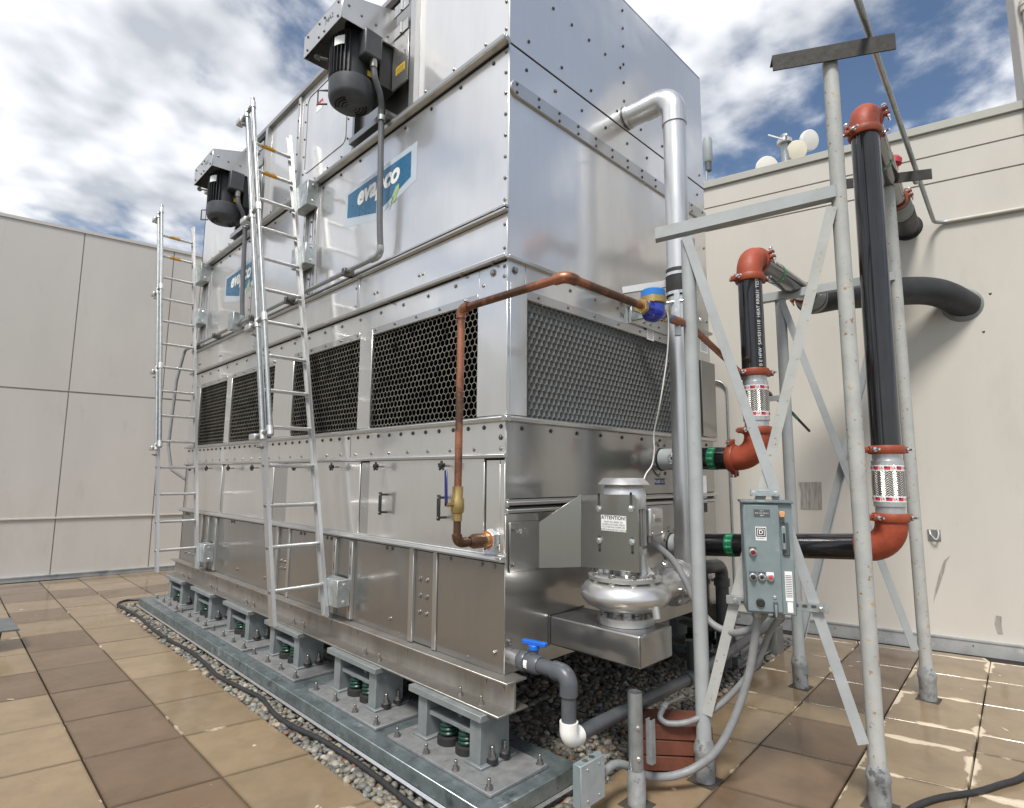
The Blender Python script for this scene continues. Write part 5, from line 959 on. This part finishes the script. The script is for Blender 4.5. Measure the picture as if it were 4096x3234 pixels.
def flex(parent, p0, p1, view):
    p0, p1 = Vector(p0), Vector(p1); d = (p1-p0); Ln = d.length; d.normalize(); f = Ln*0.20
    obj('lower_collar', MB().lathe([(PR*0.97, 0), (PR*0.97, f*0.6), (PR*1.06, f*0.66), (PR*1.06, f)], p0, d, 28), 'collar_silver', parent); obj('upper_collar', MB().lathe([(PR*1.06, 0), (PR*1.06, f*0.34), (PR*0.97, f*0.4), (PR*0.97, f)], p1-d*f, d, 28), 'collar_silver', parent)
    obj('braided_hose', MB().tube([p0+d*(f-0.002), p0+d*Ln*0.5, p1-d*(f-0.002)], [PR*1.05, PR*1.09, PR*1.05], 32, uv=True), 'braid', parent)
    u = Vector(view); u = (u-d*u.dot(d)).normalized(); v = d.cross(u)
    for q in (p0+d*(f+0.022), p1-d*(f+0.022)):
        b = obj('paper_band', MB().lathe([(PR*1.075, -0.020), (PR*1.075, 0.020)], q, d, 28), 'white_sticker', parent)
        for k in range(7):
            a = (k-3)*0.75
            def wrap(x, y, R_=PR*1.09, aa=a): return q+d*y+(u*math.cos(aa+x/R_)+v*math.sin(aa+x/R_))*R_
            g = txt('USA', 0.026); m = MB(); m.add([wrap(x-0.022, y) for x, y in g[0]], g[1]); obj('band_print', m, 'label_red', b)
            m = MB(); m.add([wrap(x, y) for x, y in ((0.008, -0.011), (0.026, -0.011), (0.044, -0.011), (0.044, 0.012), (0.026, 0.012), (0.008, 0.012))], [(0, 1, 4, 5), (1, 2, 3, 4)]); fg = obj('flag_print', m, 'label_red', b)
            m = MB(); m.add([wrap(x, y, PR*1.096) for x, y in ((0.008, 0.0), (0.026, 0.0), (0.026, 0.012), (0.008, 0.012))], [(0, 1, 2, 3)]); obj('flag_print', m, 'label_blue', b)
VIEW = Vector((-0.75, -0.6, 0))
def tee_ring(parent, c):
    c = Vector(c); f = obj('tower_flange', MB().lathe([(0.158, 0), (0.158, 0.012)], c, (0, -1, 0), 36), 'stainless_matt', parent); bolts(f, [c+Vector((0.135*math.cos(a), -0.012, 0.135*math.sin(a))) for a in np.linspace(0.4, 2*PI+0.4, 9)[:-1]], (0, -1, 0), 0.012)
    obj('flange_gasket', MB().lathe([(PR*1.10, 0), (PR*1.12, 0.02)], c, (0, -1, 0), 28), 'black_rubber', parent)
def valve_disc(parent, c):
    c = Vector(c); v = obj('valve_gauge', MB().lathe([(0.045, 0), (0.045, 0.012), (0.03, 0.02)], c+Vector((-PR*1.35, 0, 0.0)), (-1, -0.3, 0.1), 20), 'zinc_bolt', parent); obj('gauge_needle', MB().lathe([(0.016, 0), (0.012, 0.01)], c+Vector((-PR*1.35-0.022, -0.006, 0.002)), (-1, -0.3, 0.1), 8), 'black_print', v)
# upper pipe: out of the tower, up the braided connector, over to the wall
x, z = 1.93, 2.05
g1 = thing('process_pipe', 'shorter black process pipe with red couplings leaving the upper flange', 'pipe', (x, -0.86, 1.9), 'black process pipes'); tee_ring(g1, (x, 0, z))
obj('flange_stub', MB().tube([(x, 0, z), (x, -0.17, z)], PR*1.02, 24), 'grey_primer', g1); coupling(g1, (x, -0.19, z), (0, 1, 0), (-0.4, 0, 1)); valve_disc(g1, (x, -0.19, z))
obj('horizontal_pipe', MB().tube([(x, -0.20, z), (x, -0.64, z)], PR, 28), 'black_pipe', g1); arrows(g1, (x, -0.50, z), (0, -1, 0), 1, VIEW); coupling(g1, (x, -0.655, z), (0, 1, 0), (-0.2, 0, 1))
obj('lower_elbow', MB().tube(fillet([(x, -0.66, z), (x, -0.86, z), (x, -0.86, z+0.20)], 0.165, 10), PR*1.07, 28), 'red_iron', g1); coupling(g1, (x, -0.86, z+0.215), (0, 0, 1), (-1, 0.7, 0))
flex(g1, (x, -0.86, z+0.235), (x, -0.86, z+0.655), VIEW); coupling(g1, (x, -0.86, z+0.675), (0, 0, 1), (-1, 0.7, 0)); vp = obj('vertical_pipe', MB().tube([(x, -0.86, z+0.69), (x, -0.857, 3.49)], PR, 28), 'black_pipe', g1)
def pipe_print(parent, s, size, c, zlo, aoff):
    u = Vector((-0.80, -0.60, 0)).normalized(); v = Vector((0, 0, 1)).cross(u); gq = txt(s, size, align='LEFT'); R1 = PR*1.012; m = MB()
    m.add([(c[0]+(u.x*math.cos(aoff-b/R1)+v.x*math.sin(aoff-b/R1))*R1, c[1]+(u.y*math.cos(aoff-b/R1)+v.y*math.sin(aoff-b/R1))*R1, zlo+a) for a, b in gq[0]], gq[1]); obj('pipe_stencil', m, 'white_print', parent)
pipe_print(vp, 'B E HFW  SAV5311110  HEAT RR0631 TESTED', 0.0385, (x, -0.86), 2.765, 0.32)
J = Vector((3.90, -0.72, 3.83)); e1 = Vector((x, -0.857, 3.70)); dJ = (J-e1).normalized()
coupling(g1, (x, -0.857, 3.505), (0, 0, 1), (-1, 0.7, 0)); obj('upper_elbow', MB().tube(fillet([(x, -0.857, 3.52), e1, e1+dJ*0.19], 0.165, 10), PR*1.07, 28), 'red_iron', g1); coupling(g1, e1+dJ*0.20, dJ, (0.2, -1, 0.25)); obj('wall_run', MB().tube([e1+dJ*0.21, J-dJ*0.22], PR, 28), 'black_pipe', g1); arrows(g1, e1+dJ*0.70, dJ, 1, (0, -0.6, -0.6)); coupling(g1, J-dJ*0.27, dJ, (0.2, -1, 0.25))
ip = thing('insulated_pipe', 'fat dark insulated pipe curving into the building wall', 'pipe', (5.3, -1.6, 3.9)); pts = fillet([J-dJ*0.24, J+dJ*0.10, (4.62, -1.22, 3.95), (5.20, -1.62, 4.02), (5.30, -1.71, 3.97), (5.62, -1.84, 3.88)], 0.16, 7)
obj('insulation', MB().tube(smooth([J-dJ*0.02, J+dJ*0.14, (4.20, -0.92, 3.88), (4.62, -1.22, 3.94), (5.05, -1.52, 4.00), (5.30, -1.70, 3.97), (5.63, -1.85, 3.88)], 7), 0.155, 28), 'insulation_dark', ip); obj('insulation_sleeve', MB().tube([J-dJ*0.22, J-dJ*0.02, J+dJ*0.10], [0.115, 0.15, 0.157], 28), 'insulation_grey', ip); obj('wall_sealant', MB().lathe([(0.20, 0), (0.185, 0.012), (0.165, 0.03)], wpt(RW, 0.76, 3.885, 0.0), RW[2], 28), 'insulation_grey', ip)
# taller pipe
x, z = 2.07, 1.30; yb = -1.69; zb = 1.43
g2 = thing('process_pipe', 'taller black process pipe with red couplings at the outer stand', 'pipe', (x, yb, 1.3), 'black process pipes'); tee_ring(g2, (x, 0, z)); sl2 = Vector((0, yb, zb-z)).normalized()
obj('flange_stub', MB().tube([(x, 0, z), Vector((x, 0, z))+sl2*0.20], PR*1.02, 24), 'grey_primer', g2); coupling(g2, Vector((x, 0, z))+sl2*0.22, sl2, (-0.4, 0, 1)); valve_disc(g2, Vector((x, 0, z))+sl2*0.22); end = Vector((x, yb, zb))-sl2*0.19
obj('horizontal_pipe', MB().tube([Vector((x, 0, z))+sl2*0.24, end], PR, 28), 'black_pipe', g2); arrows(g2, Vector((x, 0, z))+sl2*0.56, sl2, -1, VIEW); coupling(g2, end, sl2, (-0.2, 0, 1))
obj('lower_elbow', MB().tube(fillet([end, (x, yb, zb), (x, yb, zb+0.19)], 0.165, 10), PR*1.07, 28), 'red_iron', g2); coupling(g2, (x, yb, zb+0.20), (0, 0, 1), (-1, 0.7, 0)); flex(g2, (x, yb, zb+0.22), (x, yb-0.003, zb+0.645), VIEW); coupling(g2, (x, yb-0.003, zb+0.665), (0, 0, 1), (-1, 0.7, 0))
obj('vertical_pipe', MB().tube([(x, yb-0.003, zb+0.68), (x, yb-0.015, 4.45)], PR, 28), 'black_pipe', g2); e2 = Vector((x, yb-0.015, 4.645)); Kp = wpt(RW, 0.30, 4.93, 0.0); dK = (Kp-e2).normalized(); LK_ = (Kp-e2).length
coupling(g2, (x, yb-0.015, 4.462), (0, 0, 1), (-1, 0.7, 0)); obj('upper_elbow', MB().tube(fillet([(x, yb-0.015, 4.47), e2, e2+dK*0.18], 0.165, 10), PR*1.07, 28), 'red_iron', g2); coupling(g2, e2+dK*0.19, dK, (0.2, -1, 0.25))
obj('wall_run', MB().tube([e2+dK*0.20, e2+dK*LK_*0.66], PR, 28), 'black_pipe', g2); arrows(g2, e2+dK*1.05, dK, -1, (0, -0.6, -0.6)); coupling(g2, e2+dK*LK_*0.66, dK, (0.2, -1, 0.25))
obj('insulation_sleeve', MB().tube([e2+dK*LK_*0.67, e2+dK*LK_*0.80], [0.120, 0.125], 24), 'insulation_grey', g2); obj('insulation', MB().tube([e2+dK*LK_*0.795, Kp+dK*0.1], 0.130, 24), 'insulation_dark', g2); obj('wall_sealant', MB().lathe([(0.165, 0), (0.14, 0.02)], Kp, RW[2], 28), 'black_rubber', g2)
gv = obj('valve_handle', MB().lathe([(0.035, 0), (0.05, 0.10), (0.04, 0.16), (0.07, 0.17), (0.07, 0.22), (0.045, 0.25)], e2+dK*LK_*0.56+Z_*0.10, (0.1, -0.15, 1), 16), 'red_valve', g2)

# ================================================================== PIPE STANDS
def frame(P, Q):
    P, Q = Vector((*P, 0)), Vector((*Q, 0)); d = (Q-P).normalized(); n = Vector((d.y, -d.x, 0)); 
    if n.x > 0: n = -n
    return P, d, n, (Q-P).length
def angle_iron(m, a, b, up, out, w, t=0.008):
    """L section from a to b: one leg along 'up', one along 'out'"""
    a, b, up, out = Vector(a), Vector(b), Vector(up).normalized(), Vector(out).normalized(); v = b-a
    m.prism([a, a+up*w, a+up*w+out*t, a+up*t+out*t, a+up*t+out*w, a+out*w], v); return m
def post(parent, p, z, r=0.047, mat='post_paint', coll=0.2):
    p = Vector(p); o = obj('post', MB().tube([p+Z_*(coll-0.03), p+Z_*z], r, 22), mat, parent)
    obj('post_sleeve', MB().lathe([(r*1.28, -0.03), (r*1.30, coll*0.75), (r*1.42, coll*0.82), (r*1.40, coll*0.98), (r*1.12, coll*1.18), (r*1.02, coll*1.25)], p, n=22), 'post_sleeve', o)
    h = MB(); h.bx(p.x-0.085, p.x+0.085, p.y-0.085, p.y+0.085, 0.0015, 0.003); obj('paver_cutout', h, 'joint_dark', o)
    return o
f0, fd, fn, fl_ = frame((0.99, -0.81), (1.45, -1.66)); FP = lambda s, z, n=0.0: f0+fd*s+fn*n+Z_*z
fs = thing('pipe_stand', 'near galvanised pipe stand with crossed braces carrying the control panel', 'stand', f0, 'braced pipe stands'); post(fs, f0, 3.56); post(fs, FP(fl_, 0), 4.72, 0.047, 'post_rusty', 0.18)
m = MB(); angle_iron(m, FP(-0.22, 3.575, 0.052), FP(fl_-0.03, 3.735, 0.052), (0, 0, 1), -fn, 0.082); obj('cross_beam', m, 'post_paint', fs)
m = MB(); angle_iron(m, FP(fl_-0.37, 4.80, 0.075), FP(fl_+0.37, 4.80, 0.075), (0, 0, -1), -fn, 0.115, 0.010); obj('top_bar', m, 'dark_angle', fs)
def brace(parent, a, b, off, mat='post_paint', w=0.062):
    a, b = Vector(a), Vector(b); m = MB(); angle_iron(m, a+fn*off, b+fn*off, ((b-a).cross(fn)).normalized(), -fn if off > 0 else fn, w, 0.007); return obj('diagonal_brace', m, mat, parent)
brace(fs, FP(0.02, 3.57), FP(fl_-0.05, 0.36), 0.058); brace(fs, FP(0.94, 3.66), FP(0.05, 0.40), 0.049, 'post_rusty')
bar_ = obj('panel_strut', MB().bar(FP(0.16, 1.13, 0.072), FP(0.74, 1.11, 0.072), Z_, 0.05, 0.024), 'galvanised', fs, bevel=0.002); bolts(bar_, [FP(0.215, 1.13, 0.086), FP(0.70, 1.11, 0.086)], fn, 0.013, 'hex', 'zinc_bolt'); m = MB()
for s in np.arange(0.26, 0.70, 0.05): m.add([FP(s-0.014, 1.112, 0.0855), FP(s+0.014, 1.112, 0.0855), FP(s+0.014, 1.128, 0.0855), FP(s-0.014, 1.128, 0.0855)], [(0, 1, 2, 3)])
sk = obj('strut_slots', m, 'bolt_dark', bar_); sk['kind'] = 'stuff'
b2 = obj('upper_strut', MB().bar(FP(0.33, 1.80, 0.075), FP(0.50, 1.80, 0.075), Z_, 0.04, 0.02), 'galvanised', fs, bevel=0.002); bolts(b2, [FP(0.35, 1.80, 0.086), FP(0.48, 1.80, 0.086)], fn, 0.014, 'hex', 'zinc_bolt')
m = MB(); m.bx(0.905, 0.945, -0.86, -0.81, 2.87, 3.17) ; sc2 = obj('pipe_strut', MB().bar(FP(-0.085, 2.86, 0.06), FP(-0.085, 3.16, 0.06), fn, 0.04, 0.04), 'galvanised', fs, bevel=0.003); bolts(fs, [FP(0.06, 3.20, 0.02), FP(0.06, 2.97, 0.02)], fd, 0.014, 'hex', 'zinc_bolt')
k0, kd, kn, kl = frame((3.147, -0.664), (3.634, -1.545)); KP = lambda s, z, n=0.0: k0+kd*s+kn*n+Z_*z
ks = thing('pipe_stand', 'far galvanised pipe stand with crossed braces close to the building wall', 'stand', k0, 'braced pipe stands'); post(ks, k0, 3.64, 0.05, 'post_paint', 0.23); post(ks, KP(kl, 0), 4.74, 0.05, 'post_rusty', 0.22)
m = MB(); angle_iron(m, KP(-0.20, 3.62, 0.055), KP(kl-0.02, 3.75, 0.055), (0, 0, 1), -kn, 0.08); obj('cross_beam', m, 'post_paint', ks); m = MB(); angle_iron(m, KP(kl-0.38, 4.79, 0.075), KP(kl+0.34, 4.79, 0.075), (0, 0, -1), -kn, 0.10, 0.010); obj('top_bar', m, 'dark_angle', ks)
brace(ks, KP(0.04, 3.60), KP(kl-0.06, 0.42), 0.058); brace(ks, KP(kl-0.05, 3.70), KP(0.06, 0.42), -0.058)
m = MB(); angle_iron(m, FP(fl_+0.02, 4.66, -0.02), KP(kl+0.02, 4.66, -0.02), (0, 0, 1), fd, 0.06) ; obj('side_beam', MB().bar(KP(-0.05, 2.66, 0.05), KP(-0.45, 2.60, 0.35), Z_, 0.05, 0.04), 'post_paint', ks)
gp = obj('gas_line', MB().tube([(2.55, -0.42, 2.86), (3.2, -0.62, 2.62), (4.3, -0.50, 2.42)], 0.014, 10), 'dark_angle'); tag(gp, 'thin dark pipe sloping behind the crossed braces', 'pipe'); obj('green_sleeve', MB().tube([(3.55, -0.582, 2.556), (3.75, -0.559, 2.520)], 0.017, 10), 'green_band', gp)

# ================================================================== CONTROL PANEL
cpn = thing('control_panel', 'grey electrical control panel with lamp and push buttons', 'control panel', FP(0.38, 1.08, 0.15)); s0, s1, z0, z1, nb0, nb1 = 0.262, 0.535, 1.10, 1.745, 0.090, 0.275
def fbox(sa, sb_, za, zb_, na, nb_): return MB().prism([FP(sa, za, na), FP(sb_, za, na), FP(sb_, zb_, na), FP(sa, zb_, na)], fn*(nb_-na))
obj('enclosure', fbox(s0, s1, z0, z1, nb0, nb1), 'panel_grey', cpn, bevel=0.005); obj('rain_lip', fbox(s0-0.012, s1+0.006, z1, z1+0.016, nb0, nb1+0.022), 'galvanised_sheet', cpn, bevel=0.004); dz_ = 0.415
door = obj('panel_door', fbox(s0+0.004, s0+0.198, z0+0.012, z1-0.010, nb1+0.001, nb1+0.014), 'panel_grey', cpn, bevel=0.004); fz = nb1+0.0145
def fquad(sc, zc, w_, h_, mat, name, parent, n=fz+0.001): return obj(name, MB().quad(FP(sc, zc, n), fd, Z_, w_, h_), mat, parent)
def ftxt(s, sc, zc, size, mat, name, parent, n=fz+0.003, bold=0.0): return obj(name, MB().sheet(txt(s, size, bold=bold), FP(sc, zc, n), fd, Z_), mat, parent)
npl = fquad(s0+0.105, 1.685, 0.09, 0.045, 'panel_dark', 'name_plate', door)
for q, s in enumerate(('CT-1', 'PNL ACT #7,9,11', '480V')): ftxt(s, s0+0.105, 1.699-0.0135*q, 0.0105, 'white_print', 'plate_print', npl)
lg = fquad(s0+0.095, 1.565, 0.060, 0.080, 'white_sticker', 'maker_badge', door)
for w_, mt, n_ in ((0.053, 'black_print', .002), (0.041, 'white_sticker', .0026), (0.034, 'black_print', .0032)): fquad(s0+0.095, 1.573, w_, w_, mt, 'badge_square', lg, fz+n_)
ftxt('D', s0+0.095, 1.573, 0.033, 'white_sticker', 'badge_letter', lg, fz+0.0040, 0.0008); ftxt('SQUARE D', s0+0.095, 1.5375, 0.0105, 'black_print', 'badge_name', lg)
def button(sc, zc, plate, ring, cap, name, proud):
    b = obj(name, fbox(sc-0.020, sc+0.020, zc-0.014, zc+0.030, fz, fz+0.002), plate, door); c = FP(sc, zc, fz+0.002); obj('bezel', MB().lathe([(0.021, 0), (0.021, 0.012), (0.0165, 0.016)], c, fn, 20), 'zinc_bolt', b); obj('cap', MB().lathe([(0.0135, 0.010), (0.0135, proud), (0.009, proud+0.005)], c, fn, 16), cap, b)
button(s0+0.045, 1.455, 'panel_dark', 0, 'lamp_red', 'pilot_lamp', 0.026); button(s0+0.040, 1.312, 'panel_dark', 0, 'black_rubber', 'selector_switch', 0.028); button(s0+0.088, 1.312, 'panel_dark', 0, 'black_rubber', 'start_button', 0.013); button(s0+0.135, 1.312, 'white_sticker', 0, 'button_red', 'stop_button', 0.014)
obj('reset_knob', MB().lathe([(0.024, 0), (0.024, 0.012), (0.019, 0.016)], FP(s0+0.075, 1.165, fz), fn, 20), 'black_rubber', door)
lt = obj('latch_plate', fbox(s0+0.145, s0+0.170, 1.085, 1.175, fz, fz+0.010), 'panel_dark', door, bevel=0.003); bolts(lt, [FP(s0+0.155, 1.20, fz)], fn, 0.010, 'dome', 'zinc_bolt', 'latch_screw'); obj('latch_handle', fbox(s0+0.150, s0+0.163, 1.09, 1.160, fz+0.010, fz+0.022), 'panel_grey', lt, bevel=0.003)
sh_ = obj('disconnect_base', fbox(s0+0.214, s0+0.250, 1.44, 1.635, nb1, nb1+0.012), 'panel_dark', cpn, bevel=0.004); obj('disconnect_handle', fbox(s0+0.206, s0+0.230, 1.475, 1.615, nb1+0.012, nb1+0.034), 'panel_grey', sh_, bevel=0.008, seg=2); fquad(s0+0.218, 1.545, 0.012, 0.055, 'black_print', 'handle_print', sh_, nb1+0.0355)
obj('padlock_body', fbox(s0+0.198, s0+0.228, 1.665, 1.70, nb1+0.020, nb1+0.045), 'lock_tan', cpn, bevel=0.004); obj('padlock_shackle', MB().tube([FP(s0+0.207, 1.668, nb1+0.03), FP(s0+0.207, 1.62, nb1+0.03), FP(s0+0.219, 1.62, nb1+0.03), FP(s0+0.219, 1.668, nb1+0.03)], 0.003, 6), 'bolt_dark', cpn)
sl3 = fquad(s0+0.236, 1.265, 0.040, 0.17, 'white_sticker', 'warning_sticker', cpn, nb1+0.001); m = MB(); [m.quad(FP(s0+0.236, 1.325-0.010*q, nb1+0.002), fd, Z_, 0.034, 0.004) for q in range(13)]; obj('sticker_print', m, 'grey_print', sl3)
sl4 = fquad(s0+0.238, 1.145, 0.030, 0.06, 'white_sticker', 'barcode_sticker', cpn, nb1+0.001)
for sc_ in (0.33, 0.45): obj('conduit_hub', MB().cyl(FP(sc_, 1.06, 0.18), FP(sc_, 1.102, 0.18), 0.034, 12), 'bolt_steel', cpn)
# cables
def cable(label, pts, r, mat='flex_grey'): return tag(obj('cable', MB().tube(smooth(pts, 7), r, 12), mat), label, 'cable', 'grey flexible cables of the control panel')
cable('grey cable sagging from the pump motor to the control panel', [(0.86, -0.52, 1.47), (0.93, -0.55, 1.42), (1.0, -0.62, 1.33), (1.02, -0.70, 1.20), (1.03, -0.76, 1.07), (1.05, -0.84, 0.965), (1.05, -0.93, 0.925), (1.045, -1.03, 0.925), (1.045, -1.13, 0.975), (1.045, -1.19, 1.05), (1.045, -1.21, 1.085)], 0.023)
cable('grey cable looping from the panel down to the small junction box', [FP(0.33, 1.075, 0.18), (1.0, -1.15, 0.88), (0.99, -1.11, 0.69), (0.95, -1.04, 0.46), (0.89, -0.95, 0.262), (0.81, -0.84, 0.145), (0.695, -0.735, 0.098), (0.567, -0.64, 0.115), (0.46, -0.585, 0.185), (0.36, -0.56, 0.215), (0.235, -0.565, 0.205)], 0.024)
cable('grey cable dropping from the panel to the stub on the bricks', [FP(0.46, 1.075, 0.18), (1.11, -1.20, 0.936), (1.12, -1.132, 0.78), (1.09, -1.032, 0.622), (1.03, -0.899, 0.46), (0.93, -0.76, 0.355), (0.86, -0.64, 0.325), (0.845, -0.585, 0.35), (0.89, -0.58, 0.395)], 0.019)
sc = thing('conduit_stub', 'rusty pale conduit stub lying above the brick stack', 'conduit', (0.93, -0.58, 0.35)); obj('stub_pipe', MB().tube([(0.95, -0.56, 0.395), (1.40, -0.44, 0.30)], 0.014, 10), 'galvanised_pipe', sc); obj('rusty_coupling', MB().tube([(0.885, -0.58, 0.395), (0.915, -0.572, 0.398), (0.98, -0.553, 0.392)], [0.020, 0.024, 0.017], 12), 'post_rusty', sc)
# junction box and its post
jb = thing('junction_box', 'small pale grey junction box near the curb end', 'junction box', (0.08, -0.60, 0)); bx_ = obj('box_body', MB().bx(-0.005, 0.205, -0.60, -0.545, 0.115, 0.335), 'panel_grey', jb, bevel=0.003)
cv = obj('box_cover', MB().bx(-0.008, 0.208, -0.606, -0.601, 0.112, 0.338), 'grey_primer', jb, bevel=0.002); bolts(cv, [(x_, -0.606, z_) for x_ in (0.05, 0.155) for z_ in (0.145, 0.305)], (0, -1, 0), 0.007, 'dome', 'zinc_bolt', 'screw'); obj('top_knockout', MB().lathe([(0.018, 0), (0.018, 0.002)], (0.07, -0.573, 0.335), n=14), 'bolt_steel', jb); obj('top_knockout', MB().lathe([(0.018, 0), (0.018, 0.002)], (0.13, -0.573, 0.335), n=14), 'bolt_steel', jb)
obj('box_stem', MB().tube([(0.085, -0.572, -0.02), (0.085, -0.572, 0.118)], 0.020, 10), 'soil_cream', jb); obj('cable_connector', MB().cyl((0.205, -0.568, 0.205), (0.245, -0.565, 0.205), 0.030, 12), 'bolt_steel', jb)
sp_ = thing('stub_post', 'short open galvanised post with a strut channel in front of the bricks', 'post', (0.45, -0.655, 0)); m = MB(); m.tube([(0.45, -0.655, -0.02), (0.45, -0.655, 0.625)], 0.043, 22, caps=False); m.tube([(0.45, -0.655, 0.625), (0.45, -0.655, 0.30)], 0.039, 22, caps=False); obj('post', m, 'galvanised_pipe', sp_); obj('post_sleeve', MB().lathe([(0.053, -0.02), (0.054, 0.155), (0.050, 0.17), (0.045, 0.19)], (0.45, -0.655, 0)), 'post_sleeve', sp_)
m = MB(); m.bx(0.497, 0.537, -0.735, -0.731, 0.225, 0.47); m.bx(0.497, 0.537, -0.700, -0.696, 0.225, 0.47); m.bx(0.495, 0.499, -0.731, -0.700, 0.225, 0.47); obj('strut_channel', m, 'galvanised', sp_); bolts(sp_, [(0.42, -0.69, z_) for z_ in (0.44, 0.27)], (-1, -1, 0), 0.010, 'hex', 'zinc_bolt'); obj('paver_cutout', MB().bx(0.37, 0.53, -0.735, -0.575, 0.0015, 0.003), 'joint_dark', sp_)
bs = ['top brick of the stack behind the stub post', 'middle brick of the stack behind the stub post', 'bottom brick of the stack behind the stub post']
for k, z_ in enumerate((0.215, 0.118, 0.02)):
    b = obj('brick', MB().bx(-0.25, 0.25, -0.13, 0.13, 0, 0.092), 'brick_red', bevel=0.006); b.location = (1.0+0.01*k, -0.56, z_-0.004); b.rotation_euler = (0, 0, RAD(-50+1.5*k)); tag(b, bs[k], 'brick', 'red bricks stacked by the stub post')
# hoses, vent, odd bits on the paving
h = obj('hose', MB().tube(smooth([(0.15, 7.25, 0.02), (-0.231, 7.386, 0.03), (-0.456, 7.50, 0.03), (-0.61, 7.246, 0.035), (-0.60, 6.825, 0.035), (-0.572, 6.198, 0.035), (-0.60, 5.471, 0.035), (-0.59, 4.78, 0.035), (-0.549, 4.142, 0.035), (-0.57, 3.521, 0.035), (-0.595, 3.174, 0.035), (-0.555, 2.718, 0.035), (-0.518, 2.373, 0.035), (-0.57, 1.975, 0.035), (-0.565, 1.649, 0.035), (-0.515, 1.28, 0.035), (-0.505, 0.67, 0.035), (-0.535, 0.172, 0.035), (-0.52, -0.4, 0.03), (-0.7, -1.2, 0.025)], 6), 0.018, 10), 'hose_rubber'); tag(h, 'long black hose lying on the gravel along the curb', 'hose')
h = obj('hose', MB().tube(smooth([(0.9, -1.75, 0.02), (1.25, -1.78, 0.021), (1.50, -1.80, 0.021), (1.749, -1.889, 0.021), (1.996, -2.036, 0.021), (2.216, -2.134, 0.021), (2.464, -2.231, 0.021), (3.0, -2.32, 0.021)], 6), 0.017, 10), 'hose_rubber'); tag(h, 'black hose lying on the pavers at the foot of the stand', 'hose')
vt = thing('roof_vent', 'low grey flat-topped roof vent at the edge of the pavers', 'vent', (-2.0, 5.9, 0)); obj('vent_cap', MB().prism([(-2.35, 5.55, 0.235), (-1.82, 5.62, 0.20), (-1.86, 6.15, 0.235), (-2.4, 6.1, 0.25)], (0, 0, 0.018)), 'vent_grey', vt, bevel=0.003); obj('vent_neck', MB().tube([(-2.08, 5.85, -0.02), (-2.08, 5.85, 0.22)], [0.12, 0.14], 4), 'vent_grey', vt)
